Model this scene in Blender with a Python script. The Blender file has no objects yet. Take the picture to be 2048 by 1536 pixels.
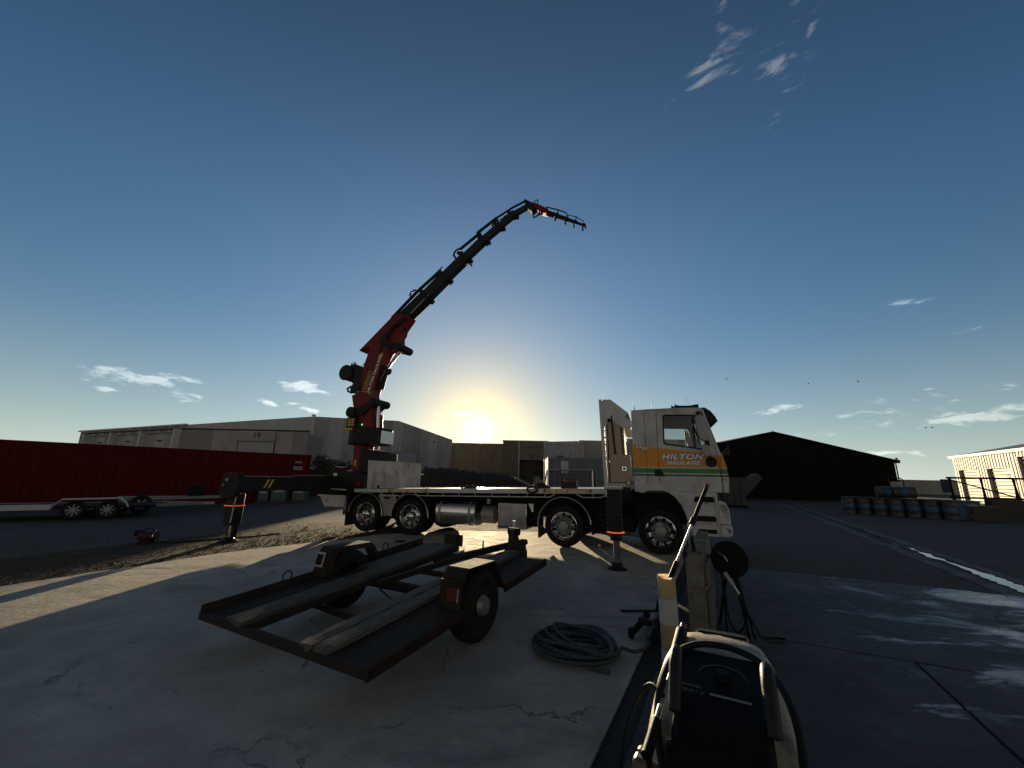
import bpy, math, random
from mathutils import Vector, Matrix

# ---------------------------------------------------------------- camera
scene = bpy.context.scene
coll = scene.collection
PITCH = math.atan(187 / 790.0)
ROLL = 0.02
cam_data = bpy.data.cameras.new("camera")
cam_data.sensor_width = 36.0
cam_data.lens = 790.0 / 2048.0 * 36.0
cam_data.clip_start = 0.05
cam_data.clip_end = 2000.0
cam = bpy.data.objects.new("camera", cam_data)
coll.objects.link(cam)
_f = Vector((0, math.cos(PITCH), math.sin(PITCH)))
_u = Vector((0, -math.sin(PITCH), math.cos(PITCH)))
_r = Vector((1, 0, 0))
_i = _r * math.cos(ROLL) + _u * math.sin(ROLL)
_j = -_r * math.sin(ROLL) + _u * math.cos(ROLL)
_m = Matrix((_i, _j, -_f)).transposed().to_4x4()
_m.translation = Vector((0, 0, 1.5))
cam.matrix_world = _m
scene.camera = cam

# ---------------------------------------------------------------- sky, sun, exposure
SUN_AZ = math.radians(-4.7)      # left of +Y
SUN_EL = math.radians(6.42)
sun_dir = Vector((math.sin(SUN_AZ) * math.cos(SUN_EL), math.cos(SUN_AZ) * math.cos(SUN_EL), math.sin(SUN_EL)))

world = bpy.data.worlds.new("World")
scene.world = world
world.use_nodes = True
wn = world.node_tree
wn.nodes.clear()


def wnode(kind, **kw):
    n = wn.nodes.new(kind)
    for k, v in kw.items():
        setattr(n, k, v)
    return n


def wmath(op, a, b=None, c=None, clamp=False):
    n = wnode('ShaderNodeMath', operation=op, use_clamp=clamp)
    for idx, v in enumerate((a, b, c)):
        if v is None:
            continue
        if isinstance(v, (int, float)):
            n.inputs[idx].default_value = v
        else:
            wn.links.new(v, n.inputs[idx])
    return n.outputs[0]


def wmix(fac, a, b):
    n = wnode('ShaderNodeMix', data_type='RGBA')
    for sock, v in ((n.inputs[0], fac), (n.inputs[6], a), (n.inputs[7], b)):
        if isinstance(v, (int, float)):
            sock.default_value = v
        elif isinstance(v, tuple):
            sock.default_value = (*v, 1)
        else:
            wn.links.new(v, sock)
    return n.outputs[2]


def wscale(col, s):
    n = wnode('ShaderNodeVectorMath', operation='SCALE')
    if isinstance(col, tuple):
        n.inputs[0].default_value = col
    else:
        wn.links.new(col, n.inputs[0])
    if isinstance(s, (int, float)):
        n.inputs[3].default_value = s
    else:
        wn.links.new(s, n.inputs[3])
    return n.outputs[0]


def wadd(a, b):
    n = wnode('ShaderNodeVectorMath', operation='ADD')
    wn.links.new(a, n.inputs[0])
    wn.links.new(b, n.inputs[1])
    return n.outputs[0]


sky = wnode('ShaderNodeTexSky', sky_type='NISHITA', sun_disc=False)
sky.sun_elevation = SUN_EL
sky.sun_rotation = SUN_AZ
sky.altitude = 0.0
sky.air_density = 1.0
sky.dust_density = 0.3
sky.ozone_density = 2.0
SKY_STRENGTH = 0.055

tc = wnode('ShaderNodeTexCoord')
sep = wnode('ShaderNodeSeparateXYZ')
wn.links.new(tc.outputs['Generated'], sep.inputs[0])
dx, dy, dz = sep.outputs
az = wmath('MULTIPLY', wmath('ARCTAN2', dx, dy), 57.29578)
el = wmath('MULTIPLY', wmath('ARCSINE', dz), 57.29578)

# the sun itself and the bright air round it
vm = wnode('ShaderNodeVectorMath', operation='DOT_PRODUCT')
wn.links.new(tc.outputs['Generated'], vm.inputs[0])
vm.inputs[1].default_value = sun_dir
wnode_ang = ang = wmath('MULTIPLY', wmath('ARCCOSINE', wmath('MINIMUM', vm.outputs['Value'], 1.0)), 57.29578)
# thin evening clouds: (azimuth, elevation, half length, half thickness, tilt, weight), all in degrees
CLOUDS = [
    (-43.6, 9.5, 4.49, 0.84, 1, 1), (-46.2, 7.9, 0.91, 0.30, -3, .8), (-43.5, 8.6, 0.78, 0.25, 4, .5), (-40.0, 8.1, 1.86, 0.50, -5, .9),
    (-28.2, 10.8, 3.3, 0.83, -3, 1), (-32.0, 8.4, 1.37, 0.43, -9, .7), (-27.2, 8.0, 1.6, 0.38, -8, .9), (-29.3, 8.6, 1.39, 0.25, 2, .7),
    (-22.9, 8.8, 1.08, 0.25, 1, .6), (-7.7, 8.8, 3.6, 0.30, 5, .8), (-6.4, 9.3, 2.3, 0.22, 1, .7), (34.6, 8.7, 2.3, 0.42, 7, 1),
    (31.9, 47.9, 3.4, 2.0, 15, .66), (27.8, 46.0, 2.2, 1.7, 10, .5), (34.2, 52.0, 4.2, 1.5, 68, .58), (40.4, 44.9, 3.8, 2.6, 48, .62),
    (43.6, 45.8, 2.8, 0.9, 50, .52), (43.3, 48.8, 3.4, 1.5, 60, .54), (40.3, 38.6, 1.0, 0.8, 0, .36), (47.0, 18.3, 1.9, 0.50, -2, .66),
    (50.7, 14.4, 1.9, 0.45, 5, .66), (42.3, 6.7, 1.6, 0.32, 9, .7), (49.6, 6.5, 4.2, 0.75, 4, .92), (47.6, 9.5, 0.97, 0.25, 6, .5),
    (52.3, 8.8, 0.93, 0.36, 8, .6), (52.9, 10.1, 0.54, 0.25, 3, .5), (41.6, 4.2, 1.03, 0.22, 4, .6), (44.0, 3.2, 2.8, 0.42, -1, .8),
    (45.2, 7.4, 10.5, 2.2, 9, .46), (62.0, 9.0, 5.0, 0.9, 3, .6), (-62.0, 8.0, 4.0, 0.7, 2, .6), (-75, 30.0, 4.0, 1.6, 20, .35),
    (110, 12, 6, 1.0, 4, .6), (150, 9, 5, .8, 0, .6), (-120, 10, 6, .9, 0, .6), (-165, 14, 4, 1.0, 5, .5)]
comb0 = wnode('ShaderNodeCombineXYZ')
wn.links.new(az, comb0.inputs[0])
wn.links.new(el, comb0.inputs[1])
mask = None
for caz, cel, sl, st, tilt, wt in CLOUDS:
    mpc = wnode('ShaderNodeMapping', vector_type='TEXTURE')
    mpc.inputs['Location'].default_value = (caz, cel, 0)
    mpc.inputs['Rotation'].default_value = (0, 0, math.radians(tilt))
    mpc.inputs['Scale'].default_value = (1.9 * sl / math.cos(math.radians(cel)), 1.9 * st, 1)
    wn.links.new(comb0.outputs[0], mpc.inputs[0])
    ln = wnode('ShaderNodeVectorMath', operation='LENGTH')
    wn.links.new(mpc.outputs[0], ln.inputs[0])
    g = wmath('MULTIPLY_ADD', ln.outputs['Value'], -wt, wt)
    mask = g if mask is None else wmath('MAXIMUM', mask, g)
mask = wmath('MAXIMUM', mask, 0.0)
comb = wnode('ShaderNodeCombineXYZ')
wn.links.new(wmath('MULTIPLY', az, 0.33), comb.inputs[0])
wn.links.new(el, comb.inputs[1])
mp = wnode('ShaderNodeMapping')
wn.links.new(comb.outputs[0], mp.inputs[0])
mp.inputs['Rotation'].default_value = (0, 0, math.radians(-8))
nz = wnode('ShaderNodeTexNoise')
nz.inputs['Scale'].default_value = 1.15
nz.inputs['Detail'].default_value = 9
nz.inputs['Roughness'].default_value = 0.62
nz.inputs['Distortion'].default_value = 0.5
wn.links.new(mp.outputs[0], nz.inputs['Vector'])
comb2 = wnode('ShaderNodeCombineXYZ')
wn.links.new(wmath('MULTIPLY', az, 0.62), comb2.inputs[0])
wn.links.new(el, comb2.inputs[1])
mp2 = wnode('ShaderNodeMapping')
mp2.inputs['Rotation'].default_value = (0, 0, math.radians(-52))
mp2.inputs['Scale'].default_value = (0.45, 1.3, 1)
wn.links.new(comb2.outputs[0], mp2.inputs[0])
nz2 = wnode('ShaderNodeTexNoise')
nz2.inputs['Scale'].default_value = 0.62
nz2.inputs['Detail'].default_value = 8
nz2.inputs['Roughness'].default_value = 0.58
nz2.inputs['Distortion'].default_value = 0.7
wn.links.new(mp2.outputs[0], nz2.inputs['Vector'])
hi = wnode('ShaderNodeMapRange')
hi.inputs['From Min'].default_value = 22.0
hi.inputs['From Max'].default_value = 32.0
wn.links.new(el, hi.inputs['Value'])
nmix = wnode('ShaderNodeMix')
wn.links.new(hi.outputs[0], nmix.inputs[0])
wn.links.new(nz.outputs['Fac'], nmix.inputs[2])
wn.links.new(nz2.outputs['Fac'], nmix.inputs[3])
nfac = nmix.outputs[0]
cl = wmath('MULTIPLY_ADD', wmath('SUBTRACT', nfac, 0.62), 2.2, wmath('MULTIPLY', mask, 0.95))
mr = wnode('ShaderNodeMapRange', interpolation_type='SMOOTHSTEP')
mr.inputs['From Min'].default_value = 0.16
mr.inputs['From Max'].default_value = 0.6
wn.links.new(cl, mr.inputs['Value'])
cloud = wmath('MULTIPLY', mr.outputs[0], wmath('MINIMUM', wmath('MULTIPLY', mask, 2.0), 1.0))
thin = wnode('ShaderNodeMapRange')                                  # the high wisps are thinner
thin.inputs['From Min'].default_value = 12.0
thin.inputs['From Max'].default_value = 34.0
thin.inputs['To Min'].default_value = 1.0
thin.inputs['To Max'].default_value = 0.6
wn.links.new(el, thin.inputs['Value'])
cloud = wmath('MULTIPLY', cloud, thin.outputs[0])

disc = wmath('POWER', 2.718, wmath('MULTIPLY', wmath('POWER', wmath('DIVIDE', ang, 0.80), 2.0), -1.0))
halo = wmath('POWER', 2.718, wmath('DIVIDE', ang, -3.6))


hs = wnode('ShaderNodeHueSaturation')
satr = wnode('ShaderNodeMapRange')
satr.inputs['From Min'].default_value = 0.0
satr.inputs['From Max'].default_value = 16.0
satr.inputs['To Min'].default_value = 0.50
satr.inputs['To Max'].default_value = 1.2
wn.links.new(el, satr.inputs['Value'])
wn.links.new(satr.outputs[0], hs.inputs['Saturation'])
wn.links.new(sky.outputs[0], hs.inputs['Color'])
grade = wnode('ShaderNodeVectorMath', operation='MULTIPLY')      # camera white balance
wn.links.new(hs.outputs[0], grade.inputs[0])
grade.inputs[1].default_value = (0.80, 0.96, 1.10)
bw = wnode('ShaderNodeRGBToBW')
wn.links.new(grade.outputs[0], bw.inputs[0])
soft = wmath('DIVIDE', 1.0, wmath('MULTIPLY_ADD', bw.outputs[0], 0.15, 1.0))   # highlight roll-off
wide = wmath('POWER', 2.718, wmath('DIVIDE', wnode_ang, -26.0))
topg = wnode('ShaderNodeMapRange', interpolation_type='SMOOTHSTEP')          # deeper blue towards the zenith
topg.inputs['From Min'].default_value = 26.0
topg.inputs['From Max'].default_value = 66.0
topg.inputs['To Min'].default_value = 1.0
topg.inputs['To Max'].default_value = 0.50
wn.links.new(el, topg.inputs['Value'])
low = wmath('POWER', 2.718, wmath('DIVIDE', wmath('MAXIMUM', el, 0.0), -7.0))      # pale air low over the ground
base = wadd(wscale(wscale(grade.outputs[0], soft), topg.outputs[0]), wscale((1.35, 2.15, 3.35), wide))
base = wadd(base, wscale((3.6, 4.0, 3.4), low))
away = wnode('ShaderNodeMapRange', interpolation_type='SMOOTHSTEP')          # hazy, colourless sky opposite the sun
away.inputs['From Min'].default_value = 66.0
away.inputs['From Max'].default_value = 116.0
wn.links.new(ang, away.inputs['Value'])
bw2 = wnode('ShaderNodeRGBToBW')
wn.links.new(base, bw2.inputs[0])
base = wmix(wmath('MULTIPLY', away.outputs[0], 0.96), base, wscale((1.26, 1.16, 1.05), bw2.outputs[0]))
cl_bright = wmath('MULTIPLY_ADD', wmath('POWER', 2.718, wmath('DIVIDE', ang, -28.0)), 3.0, 1.0)
cloud_col = wadd(wscale(base, 1.15), wscale((1.7, 1.55, 1.25), cl_bright))
col = wmix(cloud, base, cloud_col)
halo2 = wmath('POWER', 2.718, wmath('DIVIDE', ang, -8.0))
col = wadd(col, wscale((13.0, 7.2, 0.4), halo))
col = wadd(col, wscale((70.0, 52.0, 18.0), wmath('POWER', 2.718, wmath('DIVIDE', ang, -0.75))))
col = wadd(col, wscale((4.0, 2.0, -1.3), halo2))
col = wadd(col, wscale((330.0, 290.0, 200.0), disc))
bg = wnode('ShaderNodeBackground')
bg.inputs['Strength'].default_value = SKY_STRENGTH
wn.links.new(col, bg.inputs['Color'])
wout = wnode('ShaderNodeOutputWorld')
wn.links.new(bg.outputs[0], wout.inputs[0])

sun_data = bpy.data.lights.new("sun", 'SUN')
sun_data.energy = 5.0
sun_data.angle = math.radians(0.5)
sun_data.color = (1.0, 0.78, 0.48)
sun = bpy.data.objects.new("sun", sun_data)
coll.objects.link(sun)
sun.rotation_euler = (-sun_dir).to_track_quat('-Z', 'Y').to_euler()
sun.location = (0, 30, 30)

vs = scene.view_settings
vs.view_transform = 'Standard'
vs.look = 'None'
vs.exposure = 0.95
vs.gamma = 1.0
vs.use_curve_mapping = False
scene.cycles.max_bounces = 6
scene.cycles.transparent_max_bounces = 12
world.cycles.sampling_method = 'MANUAL'
world.cycles.sample_map_resolution = 512

# ---------------------------------------------------------------- helpers
random.seed(7)
R = math.radians


class MB:
    """collects shapes; build() links them as one mesh object"""

    def __init__(self):
        self.v = []
        self.f = []

    def add(self, vs, fs):
        n = len(self.v)
        self.v += [tuple(p) for p in vs]
        self.f += [tuple(i + n for i in q) for q in fs]
        return self

    def box(self, x0, x1, y0, y1, z0, z1):
        vs = [(x0, y0, z0), (x1, y0, z0), (x1, y1, z0), (x0, y1, z0), (x0, y0, z1), (x1, y0, z1), (x1, y1, z1), (x0, y1, z1)]
        return self.add(vs, [(0, 3, 2, 1), (4, 5, 6, 7), (0, 1, 5, 4), (1, 2, 6, 5), (2, 3, 7, 6), (3, 0, 4, 7)])

    def obox(self, c, size, rot):
        c = Vector(c)
        vs = []
        for sz in (-.5, .5):
            for sx, sy in ((-.5, -.5), (.5, -.5), (.5, .5), (-.5, .5)):
                vs.append(c + rot @ Vector((sx * size[0], sy * size[1], sz * size[2])))
        return self.add(vs, [(0, 3, 2, 1), (4, 5, 6, 7), (0, 1, 5, 4), (1, 2, 6, 5), (2, 3, 7, 6), (3, 0, 4, 7)])

    def beam(self, p0, p1, w, h, up=(0, 0, 1)):
        """box along p0-p1; w across, h along up"""
        p0, p1 = Vector(p0), Vector(p1)
        d = (p1 - p0)
        L = d.length
        d.normalize()
        s = d.cross(Vector(up)).normalized()
        u = s.cross(d)
        rot = Matrix((d, s, u)).transposed()
        return self.obox((p0 + p1) / 2, (L, w, h), rot)

    def cyl(self, p0, p1, r, n=14, r2=None, caps=True):
        p0, p1 = Vector(p0), Vector(p1)
        r2 = r if r2 is None else r2
        d = (p1 - p0).normalized()
        a = d.orthogonal().normalized()
        b = d.cross(a)
        vs = []
        for p, rr in ((p0, r), (p1, r2)):
            for i in range(n):
                t = 2 * math.pi * i / n
                vs.append(p + a * (rr * math.cos(t)) + b * (rr * math.sin(t)))
        fs = [(i, (i + 1) % n, n + (i + 1) % n, n + i) for i in range(n)]
        if caps:
            fs += [tuple(reversed(range(n))), tuple(range(n, 2 * n))]
        return self.add(vs, fs)

    def tube(self, pts, r, n=8, closed=False):
        pts = [Vector(p) for p in pts]
        m = len(pts)
        vs = []
        a = None
        for i, p in enumerate(pts):
            if closed:
                d = pts[(i + 1) % m] - pts[i - 1]
            else:
                d = pts[min(i + 1, m - 1)] - pts[max(i - 1, 0)]
            d.normalize()
            if a is None:
                a = d.orthogonal().normalized()
            else:
                a = (a - d * a.dot(d))
                a = a.normalized() if a.length > 1e-6 else d.orthogonal().normalized()
            b = d.cross(a)
            rr = r[i] if isinstance(r, (list, tuple)) else r
            for k in range(n):
                t = 2 * math.pi * k / n
                vs.append(p + a * (rr * math.cos(t)) + b * (rr * math.sin(t)))
        fs = []
        for i in range(m if closed else m - 1):
            j = (i + 1) % m
            for k in range(n):
                fs.append((i * n + k, i * n + (k + 1) % n, j * n + (k + 1) % n, j * n + k))
        if not closed:
            fs += [tuple(reversed(range(n))), tuple(range((m - 1) * n, m * n))]
        return self.add(vs, fs)

    def prism(self, poly, t0, t1, axis='y'):
        """poly in the two other axes (x,z) / (y,z) / (x,y), extruded along axis"""
        n = len(poly)

        def P(a, b, t):
            return {'y': (a, t, b), 'x': (t, a, b), 'z': (a, b, t)}[axis]
        vs = [P(a, b, t0) for a, b in poly] + [P(a, b, t1) for a, b in poly]
        fs = [tuple(range(n)), tuple(reversed(range(n, 2 * n)))]
        fs += [(i, n + i, n + (i + 1) % n, (i + 1) % n) for i in range(n)]
        return self.add(vs, fs)

    def ring(self, outer, inner, t0, t1, axis='y'):
        """frame between two polygons with the same number of points"""
        n = len(outer)

        def P(a, b, t):
            return {'y': (a, t, b), 'x': (t, a, b), 'z': (a, b, t)}[axis]
        vs = [P(a, b, t) for t in (t0, t1) for poly in (outer, inner) for a, b in poly]
        fs = []
        for i in range(n):
            j = (i + 1) % n
            fs += [(i, j, n + j, n + i), (2 * n + j, 2 * n + i, 3 * n + i, 3 * n + j),
                   (i, 2 * n + i, 2 * n + j, j), (n + j, 3 * n + j, 3 * n + i, n + i)]
        return self.add(vs, fs)

    def lathe(self, prof, c=(0, 0, 0), axis='y', n=28, a0=0.0, a1=2 * math.pi):
        """prof: (radius, height along axis)"""
        c = Vector(c)
        full = abs(a1 - a0 - 2 * math.pi) < 1e-6
        m = n if full else n + 1
        vs = []
        for r, h in prof:
            for i in range(m):
                t = a0 + (a1 - a0) * i / n
                s, q = r * math.cos(t), r * math.sin(t)
                vs.append(c + Vector({'y': (s, h, q), 'x': (h, s, q), 'z': (s, q, h)}[axis]))
        fs = []
        for k in range(len(prof) - 1):
            for i in range(n):
                j = (i + 1) % m
                fs.append((k * m + i, k * m + j, (k + 1) * m + j, (k + 1) * m + i))
        return self.add(vs, fs)

    def quad(self, *p):
        return self.add(p, [tuple(range(len(p)))])

    def build(self, name, mat, parent=None, smooth=False, bevel=0.0, angle=35):
        me = bpy.data.meshes.new(name)
        me.from_pydata(self.v, [], self.f)
        me.update()
        fix_normals(me)
        if mat is not None:
            me.materials.append(mat)
        if smooth:
            me.polygons.foreach_set('use_smooth', [True] * len(me.polygons))
            me.set_sharp_from_angle(angle=R(angle))
        o = bpy.data.objects.new(name, me)
        coll.objects.link(o)
        if parent is not None:
            o.parent = parent
        if bevel:
            b = o.modifiers.new('bevel', 'BEVEL')
            b.width = bevel
            b.segments = 2
            b.limit_method = 'ANGLE'
            b.angle_limit = R(40)
            me.polygons.foreach_set('use_smooth', [True] * len(me.polygons))
            me.set_sharp_from_angle(angle=R(50))
        return o


def sm(pts, n=5):
    """Catmull-Rom through the points"""
    P = [Vector(p) for p in pts]
    P = [P[0] * 2 - P[1]] + P + [P[-1] * 2 - P[-2]]
    out = []
    for i in range(1, len(P) - 2):
        for k in range(n):
            t = k / n
            a, b, c, d = P[i - 1:i + 3]
            out.append(.5 * ((2 * b) + (c - a) * t + (2 * a - 5 * b + 4 * c - d) * t * t + (3 * b - a - 3 * c + d) * t ** 3))
    return out + [P[-2]]


def fix_normals(me):
    import bmesh
    bm = bmesh.new()
    bm.from_mesh(me)
    bmesh.ops.recalc_face_normals(bm, faces=bm.faces)
    bm.to_mesh(me)
    bm.free()


def tag(o, label=None, cat=None, group=None, kind=None):
    if label:
        o['label'] = label
    if cat:
        o['category'] = cat
    if group:
        o['group'] = group
    if kind:
        o['kind'] = kind
    return o


def thing(name, label, cat, loc=(0, 0, 0), rz=0.0, group=None):
    o = bpy.data.objects.new(name, None)
    o.empty_display_size = 0.2
    coll.objects.link(o)
    o.location = loc
    o.rotation_euler = (0, 0, rz)
    return tag(o, label, cat, group)


def copy_tree(o, parent=None):
    c = o.copy()
    coll.objects.link(c)
    c.parent = parent
    for ch in list(o.children):
        copy_tree(ch, c)
    return c


def piece(src, parent, loc=(0, 0, 0), rot=(0, 0, 0), scale=(1, 1, 1)):
    c = bpy.data.objects.new(src.name.split('.')[0], src.data)
    coll.objects.link(c)
    c.parent = parent
    c.location, c.rotation_euler, c.scale = loc, rot, scale
    return c


def text_mesh(name, s, size, mat, parent, loc, rot, shear=0.0, offset=0.0, align='CENTER', extrude=0.002, sx=1.0, space=1.0):
    cu = bpy.data.curves.new(name, 'FONT')
    cu.body = s
    cu.size = size
    cu.shear = shear
    cu.offset = offset
    cu.extrude = extrude
    cu.space_character = space
    cu.align_x = align
    cu.align_y = 'CENTER'
    tmp = bpy.data.objects.new(name, cu)
    coll.objects.link(tmp)
    dg = bpy.context.evaluated_depsgraph_get()
    me = bpy.data.meshes.new_from_object(tmp.evaluated_get(dg))
    bpy.data.objects.remove(tmp)
    bpy.data.curves.remove(cu)
    me.materials.clear()
    me.materials.append(mat)
    o = bpy.data.objects.new(name, me)
    coll.objects.link(o)
    o.parent = parent
    o.location = loc
    o.rotation_euler = rot
    o.scale = (sx, 1, 1)
    return o


# ---------------------------------------------------------------- materials
MATS = {}


def mat(name, col, rough=0.6, metal=0.0, var=0.2, scale=3.0, bump=0.0, bscale=60.0, spec=0.5, col2=None, patch=None, stretch=None, rvar=0.1):
    """procedural surface: base colour broken up by noise, optional second colour in patches, fine relief"""
    m = bpy.data.materials.new(name)
    MATS[name] = m
    m.use_nodes = True
    nt = m.node_tree
    bs = nt.nodes['Principled BSDF']
    bs.inputs['Metallic'].default_value = metal
    bs.inputs['Specular IOR Level'].default_value = spec
    tcn = nt.nodes.new('ShaderNodeTexCoord')
    src = tcn.outputs['Object']
    if stretch:
        mpn = nt.nodes.new('ShaderNodeMapping')
        mpn.inputs['Scale'].default_value = stretch
        nt.links.new(src, mpn.inputs[0])
        src = mpn.outputs[0]
    n1 = nt.nodes.new('ShaderNodeTexNoise')
    n1.inputs['Scale'].default_value = scale
    n1.inputs['Detail'].default_value = 6
    n1.inputs['Roughness'].default_value = 0.65
    nt.links.new(src, n1.inputs['Vector'])
    mx = nt.nodes.new('ShaderNodeMix')
    mx.data_type = 'RGBA'
    mx.inputs[6].default_value = (*[c * (1 - var) for c in col], 1)
    mx.inputs[7].default_value = (*[min(1, c * (1 + var)) for c in col], 1)
    cr = nt.nodes.new('ShaderNodeMapRange')
    cr.inputs['From Min'].default_value = 0.3
    cr.inputs['From Max'].default_value = 0.7
    nt.links.new(n1.outputs['Fac'], cr.inputs['Value'])
    nt.links.new(cr.outputs[0], mx.inputs[0])
    outc = mx.outputs[2]
    if col2 is not None:
        n2 = nt.nodes.new('ShaderNodeTexNoise')
        ps, lo, hi = patch or (1.5, 0.5, 0.62)
        n2.inputs['Scale'].default_value = ps
        n2.inputs['Detail'].default_value = 8
        n2.inputs['Roughness'].default_value = 0.7
        nt.links.new(src, n2.inputs['Vector'])
        mr2 = nt.nodes.new('ShaderNodeMapRange')
        mr2.inputs['From Min'].default_value = lo
        mr2.inputs['From Max'].default_value = hi
        nt.links.new(n2.outputs['Fac'], mr2.inputs['Value'])
        mx2 = nt.nodes.new('ShaderNodeMix')
        mx2.data_type = 'RGBA'
        nt.links.new(mr2.outputs[0], mx2.inputs[0])
        nt.links.new(outc, mx2.inputs[6])
        mx2.inputs[7].default_value = (*col2, 1)
        outc = mx2.outputs[2]
    nt.links.new(outc, bs.inputs['Base Color'])
    rr = nt.nodes.new('ShaderNodeMapRange')
    rr.inputs['To Min'].default_value = max(0.02, rough - rvar)
    rr.inputs['To Max'].default_value = min(1, rough + rvar)
    nt.links.new(n1.outputs['Fac'], rr.inputs['Value'])
    nt.links.new(rr.outputs[0], bs.inputs['Roughness'])
    if bump:
        n3 = nt.nodes.new('ShaderNodeTexNoise')
        n3.inputs['Scale'].default_value = bscale
        n3.inputs['Detail'].default_value = 4
        nt.links.new(tcn.outputs['Object'], n3.inputs['Vector'])
        bp = nt.nodes.new('ShaderNodeBump')
        bp.inputs['Strength'].default_value = bump
        bp.inputs['Distance'].default_value = 0.02
        nt.links.new(n3.outputs['Fac'], bp.inputs['Height'])
        nt.links.new(bp.outputs[0], bs.inputs['Normal'])
    return m


def emit(name, col, strength):
    m = bpy.data.materials.new(name)
    m.use_nodes = True
    bs = m.node_tree.nodes['Principled BSDF']
    bs.inputs['Base Color'].default_value = (*col, 1)
    bs.inputs['Emission Color'].default_value = (*col, 1)
    bs.inputs['Emission Strength'].default_value = strength
    return m


def glass(name, tint, opacity=0.12, rough=0.02):
    m = bpy.data.materials.new(name)
    m.use_nodes = True
    nt = m.node_tree
    nt.nodes.clear()
    tr = nt.nodes.new('ShaderNodeBsdfTransparent')
    tr.inputs[0].default_value = (*tint, 1)
    gl = nt.nodes.new('ShaderNodeBsdfGlossy')
    gl.inputs['Roughness'].default_value = rough
    gl.inputs[0].default_value = (0.9, 0.95, 1, 1)
    fr = nt.nodes.new('ShaderNodeFresnel')
    fr.inputs[0].default_value = 1.5
    mxs = nt.nodes.new('ShaderNodeMixShader')
    nt.links.new(fr.outputs[0], mxs.inputs[0])
    nt.links.new(tr.outputs[0], mxs.inputs[1])
    nt.links.new(gl.outputs[0], mxs.inputs[2])
    out = nt.nodes.new('ShaderNodeOutputMaterial')
    nt.links.new(mxs.outputs[0], out.inputs[0])
    return m


M_white = mat('white_paint', (.50, .50, .48), .35, var=.06, scale=5, col2=(.38, .36, .31), patch=(2.2, .56, .8))
M_white_weather = mat('weathered_white_paint', (.52, .52, .49), .6, var=.12, scale=6, col2=(.26, .23, .18), patch=(4, .47, .63), stretch=(1, 1, .35), bump=.1)
M_alu = mat('aluminium', (.55, .55, .55), .32, 1.0, var=.08, scale=8)
M_chrome = mat('chrome', (.5, .5, .5), .1, 1.0, var=.05, scale=10, rvar=.05)
M_polish = mat('polished_tank', (.5, .5, .48), .16, 1.0, var=.1, scale=4, rvar=.08)
M_steel = mat('dull_steel', (.28, .27, .25), .5, .7, var=.2, scale=9)
M_tan = mat('brushed_tan_metal', (.29, .23, .165), .42, .35, var=.12, scale=7)
M_black = mat('black_paint', (.010, .010, .010), .5, var=.3, scale=8, spec=.25)
M_chassis = mat('chassis_grime', (.012, .011, .010), .8, var=.4, scale=10, spec=.2)
M_rubber = mat('tyre_rubber', (.013, .013, .0125), .85, spec=.25, var=.3, scale=14, bump=.12, bscale=60)
M_red = mat('crane_red', (.16, .010, .009), .5, spec=.25, var=.15, scale=5, col2=(.08, .012, .01), patch=(4, .6, .8))
M_dkgrey = mat('crane_dark_grey', (.016, .0155, .014), .6, var=.25, scale=6, spec=.2)
M_boom = mat('boom_grey_steel', (.03, .034, .038), .9, .0, spec=.15, var=.2, scale=6)
M_yellow = mat('sticker_yellow', (.55, .36, .03), .6, var=.15, scale=12)
M_green = mat('decal_green', (.03, .16, .035), .45, var=.1)
M_orange = mat('decal_orange', (.52, .24, .015), .45, var=.08)
M_textwhite = mat('lettering_white', (.82, .82, .80), .5, var=.05)
M_textdark = mat('lettering_dark', (.012, .012, .013), .5, var=.1)
M_glass = glass('cab_glass', (.62, .68, .68))
M_lamp_glass = mat('lamp_lens', (.35, .36, .36), .08, .6, var=.1, rvar=.03)
M_amber = mat('amber_lens', (.5, .09, .01), .2, var=.1)
M_redlens = mat('red_lens', (.11, .016, .008), .25, var=.2)
M_rust = mat('rusty_steel', (.033, .028, .022), .85, spec=.15, var=.35, scale=7, col2=(.045, .031, .021), patch=(5, .5, .65), bump=.2, bscale=50)
M_rust2 = mat('rusty_red_primer', (.034, .018, .013), .85, spec=.15, var=.35, scale=8, col2=(.022, .015, .011), patch=(6, .5, .65), bump=.15)
M_timber = mat('weathered_timber', (.085, .077, .062), .8, var=.35, scale=5, stretch=(9, .7, 9), bump=.12, bscale=30, col2=(.035, .031, .025), patch=(3, .55, .7), spec=.15)
M_timber2 = mat('pale_timber', (.12, .108, .085), .8, var=.3, scale=5, stretch=(9, .7, 9), bump=.12, bscale=30, col2=(.05, .044, .034), patch=(3, .57, .72), spec=.15)
M_tilt = mat('tilt_up_concrete', (.32, .31, .285), .85, var=.10, scale=.35, col2=(.22, .212, .192), patch=(.5, .48, .7), stretch=(1, 1, .3))
M_tilt2 = mat('tilt_up_concrete_light', (.39, .38, .35), .85, var=.08, scale=.4, col2=(.37, .36, .34), patch=(.6, .5, .7), stretch=(1, 1, .3))
M_tilt3 = mat('tilt_up_concrete_dark', (.24, .232, .212), .85, var=.10, scale=.35, col2=(.21, .205, .195), patch=(.5, .48, .7), stretch=(1, 1, .3))
M_flash = mat('pale_flashing', (.5, .5, .48), .5, var=.08)
M_rollerdoor = mat('roller_door_grey', (.30, .31, .31), .6, var=.08, scale=1)
M_dark_open = mat('dark_doorway', (.035, .034, .032), .8, var=.2)
M_cont_red = mat('container_red', (.085, .006, .003), .75, spec=.15, var=.2, scale=2, col2=(.05, .008, .005), patch=(1.6, .54, .72), stretch=(1, 1, .5))
M_cont_blue = mat('container_grey_blue', (.10, .125, .15), .6, var=.2, scale=1.5, col2=(.10, .07, .05), patch=(2.5, .6, .72), stretch=(1, 1, .4))
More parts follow.
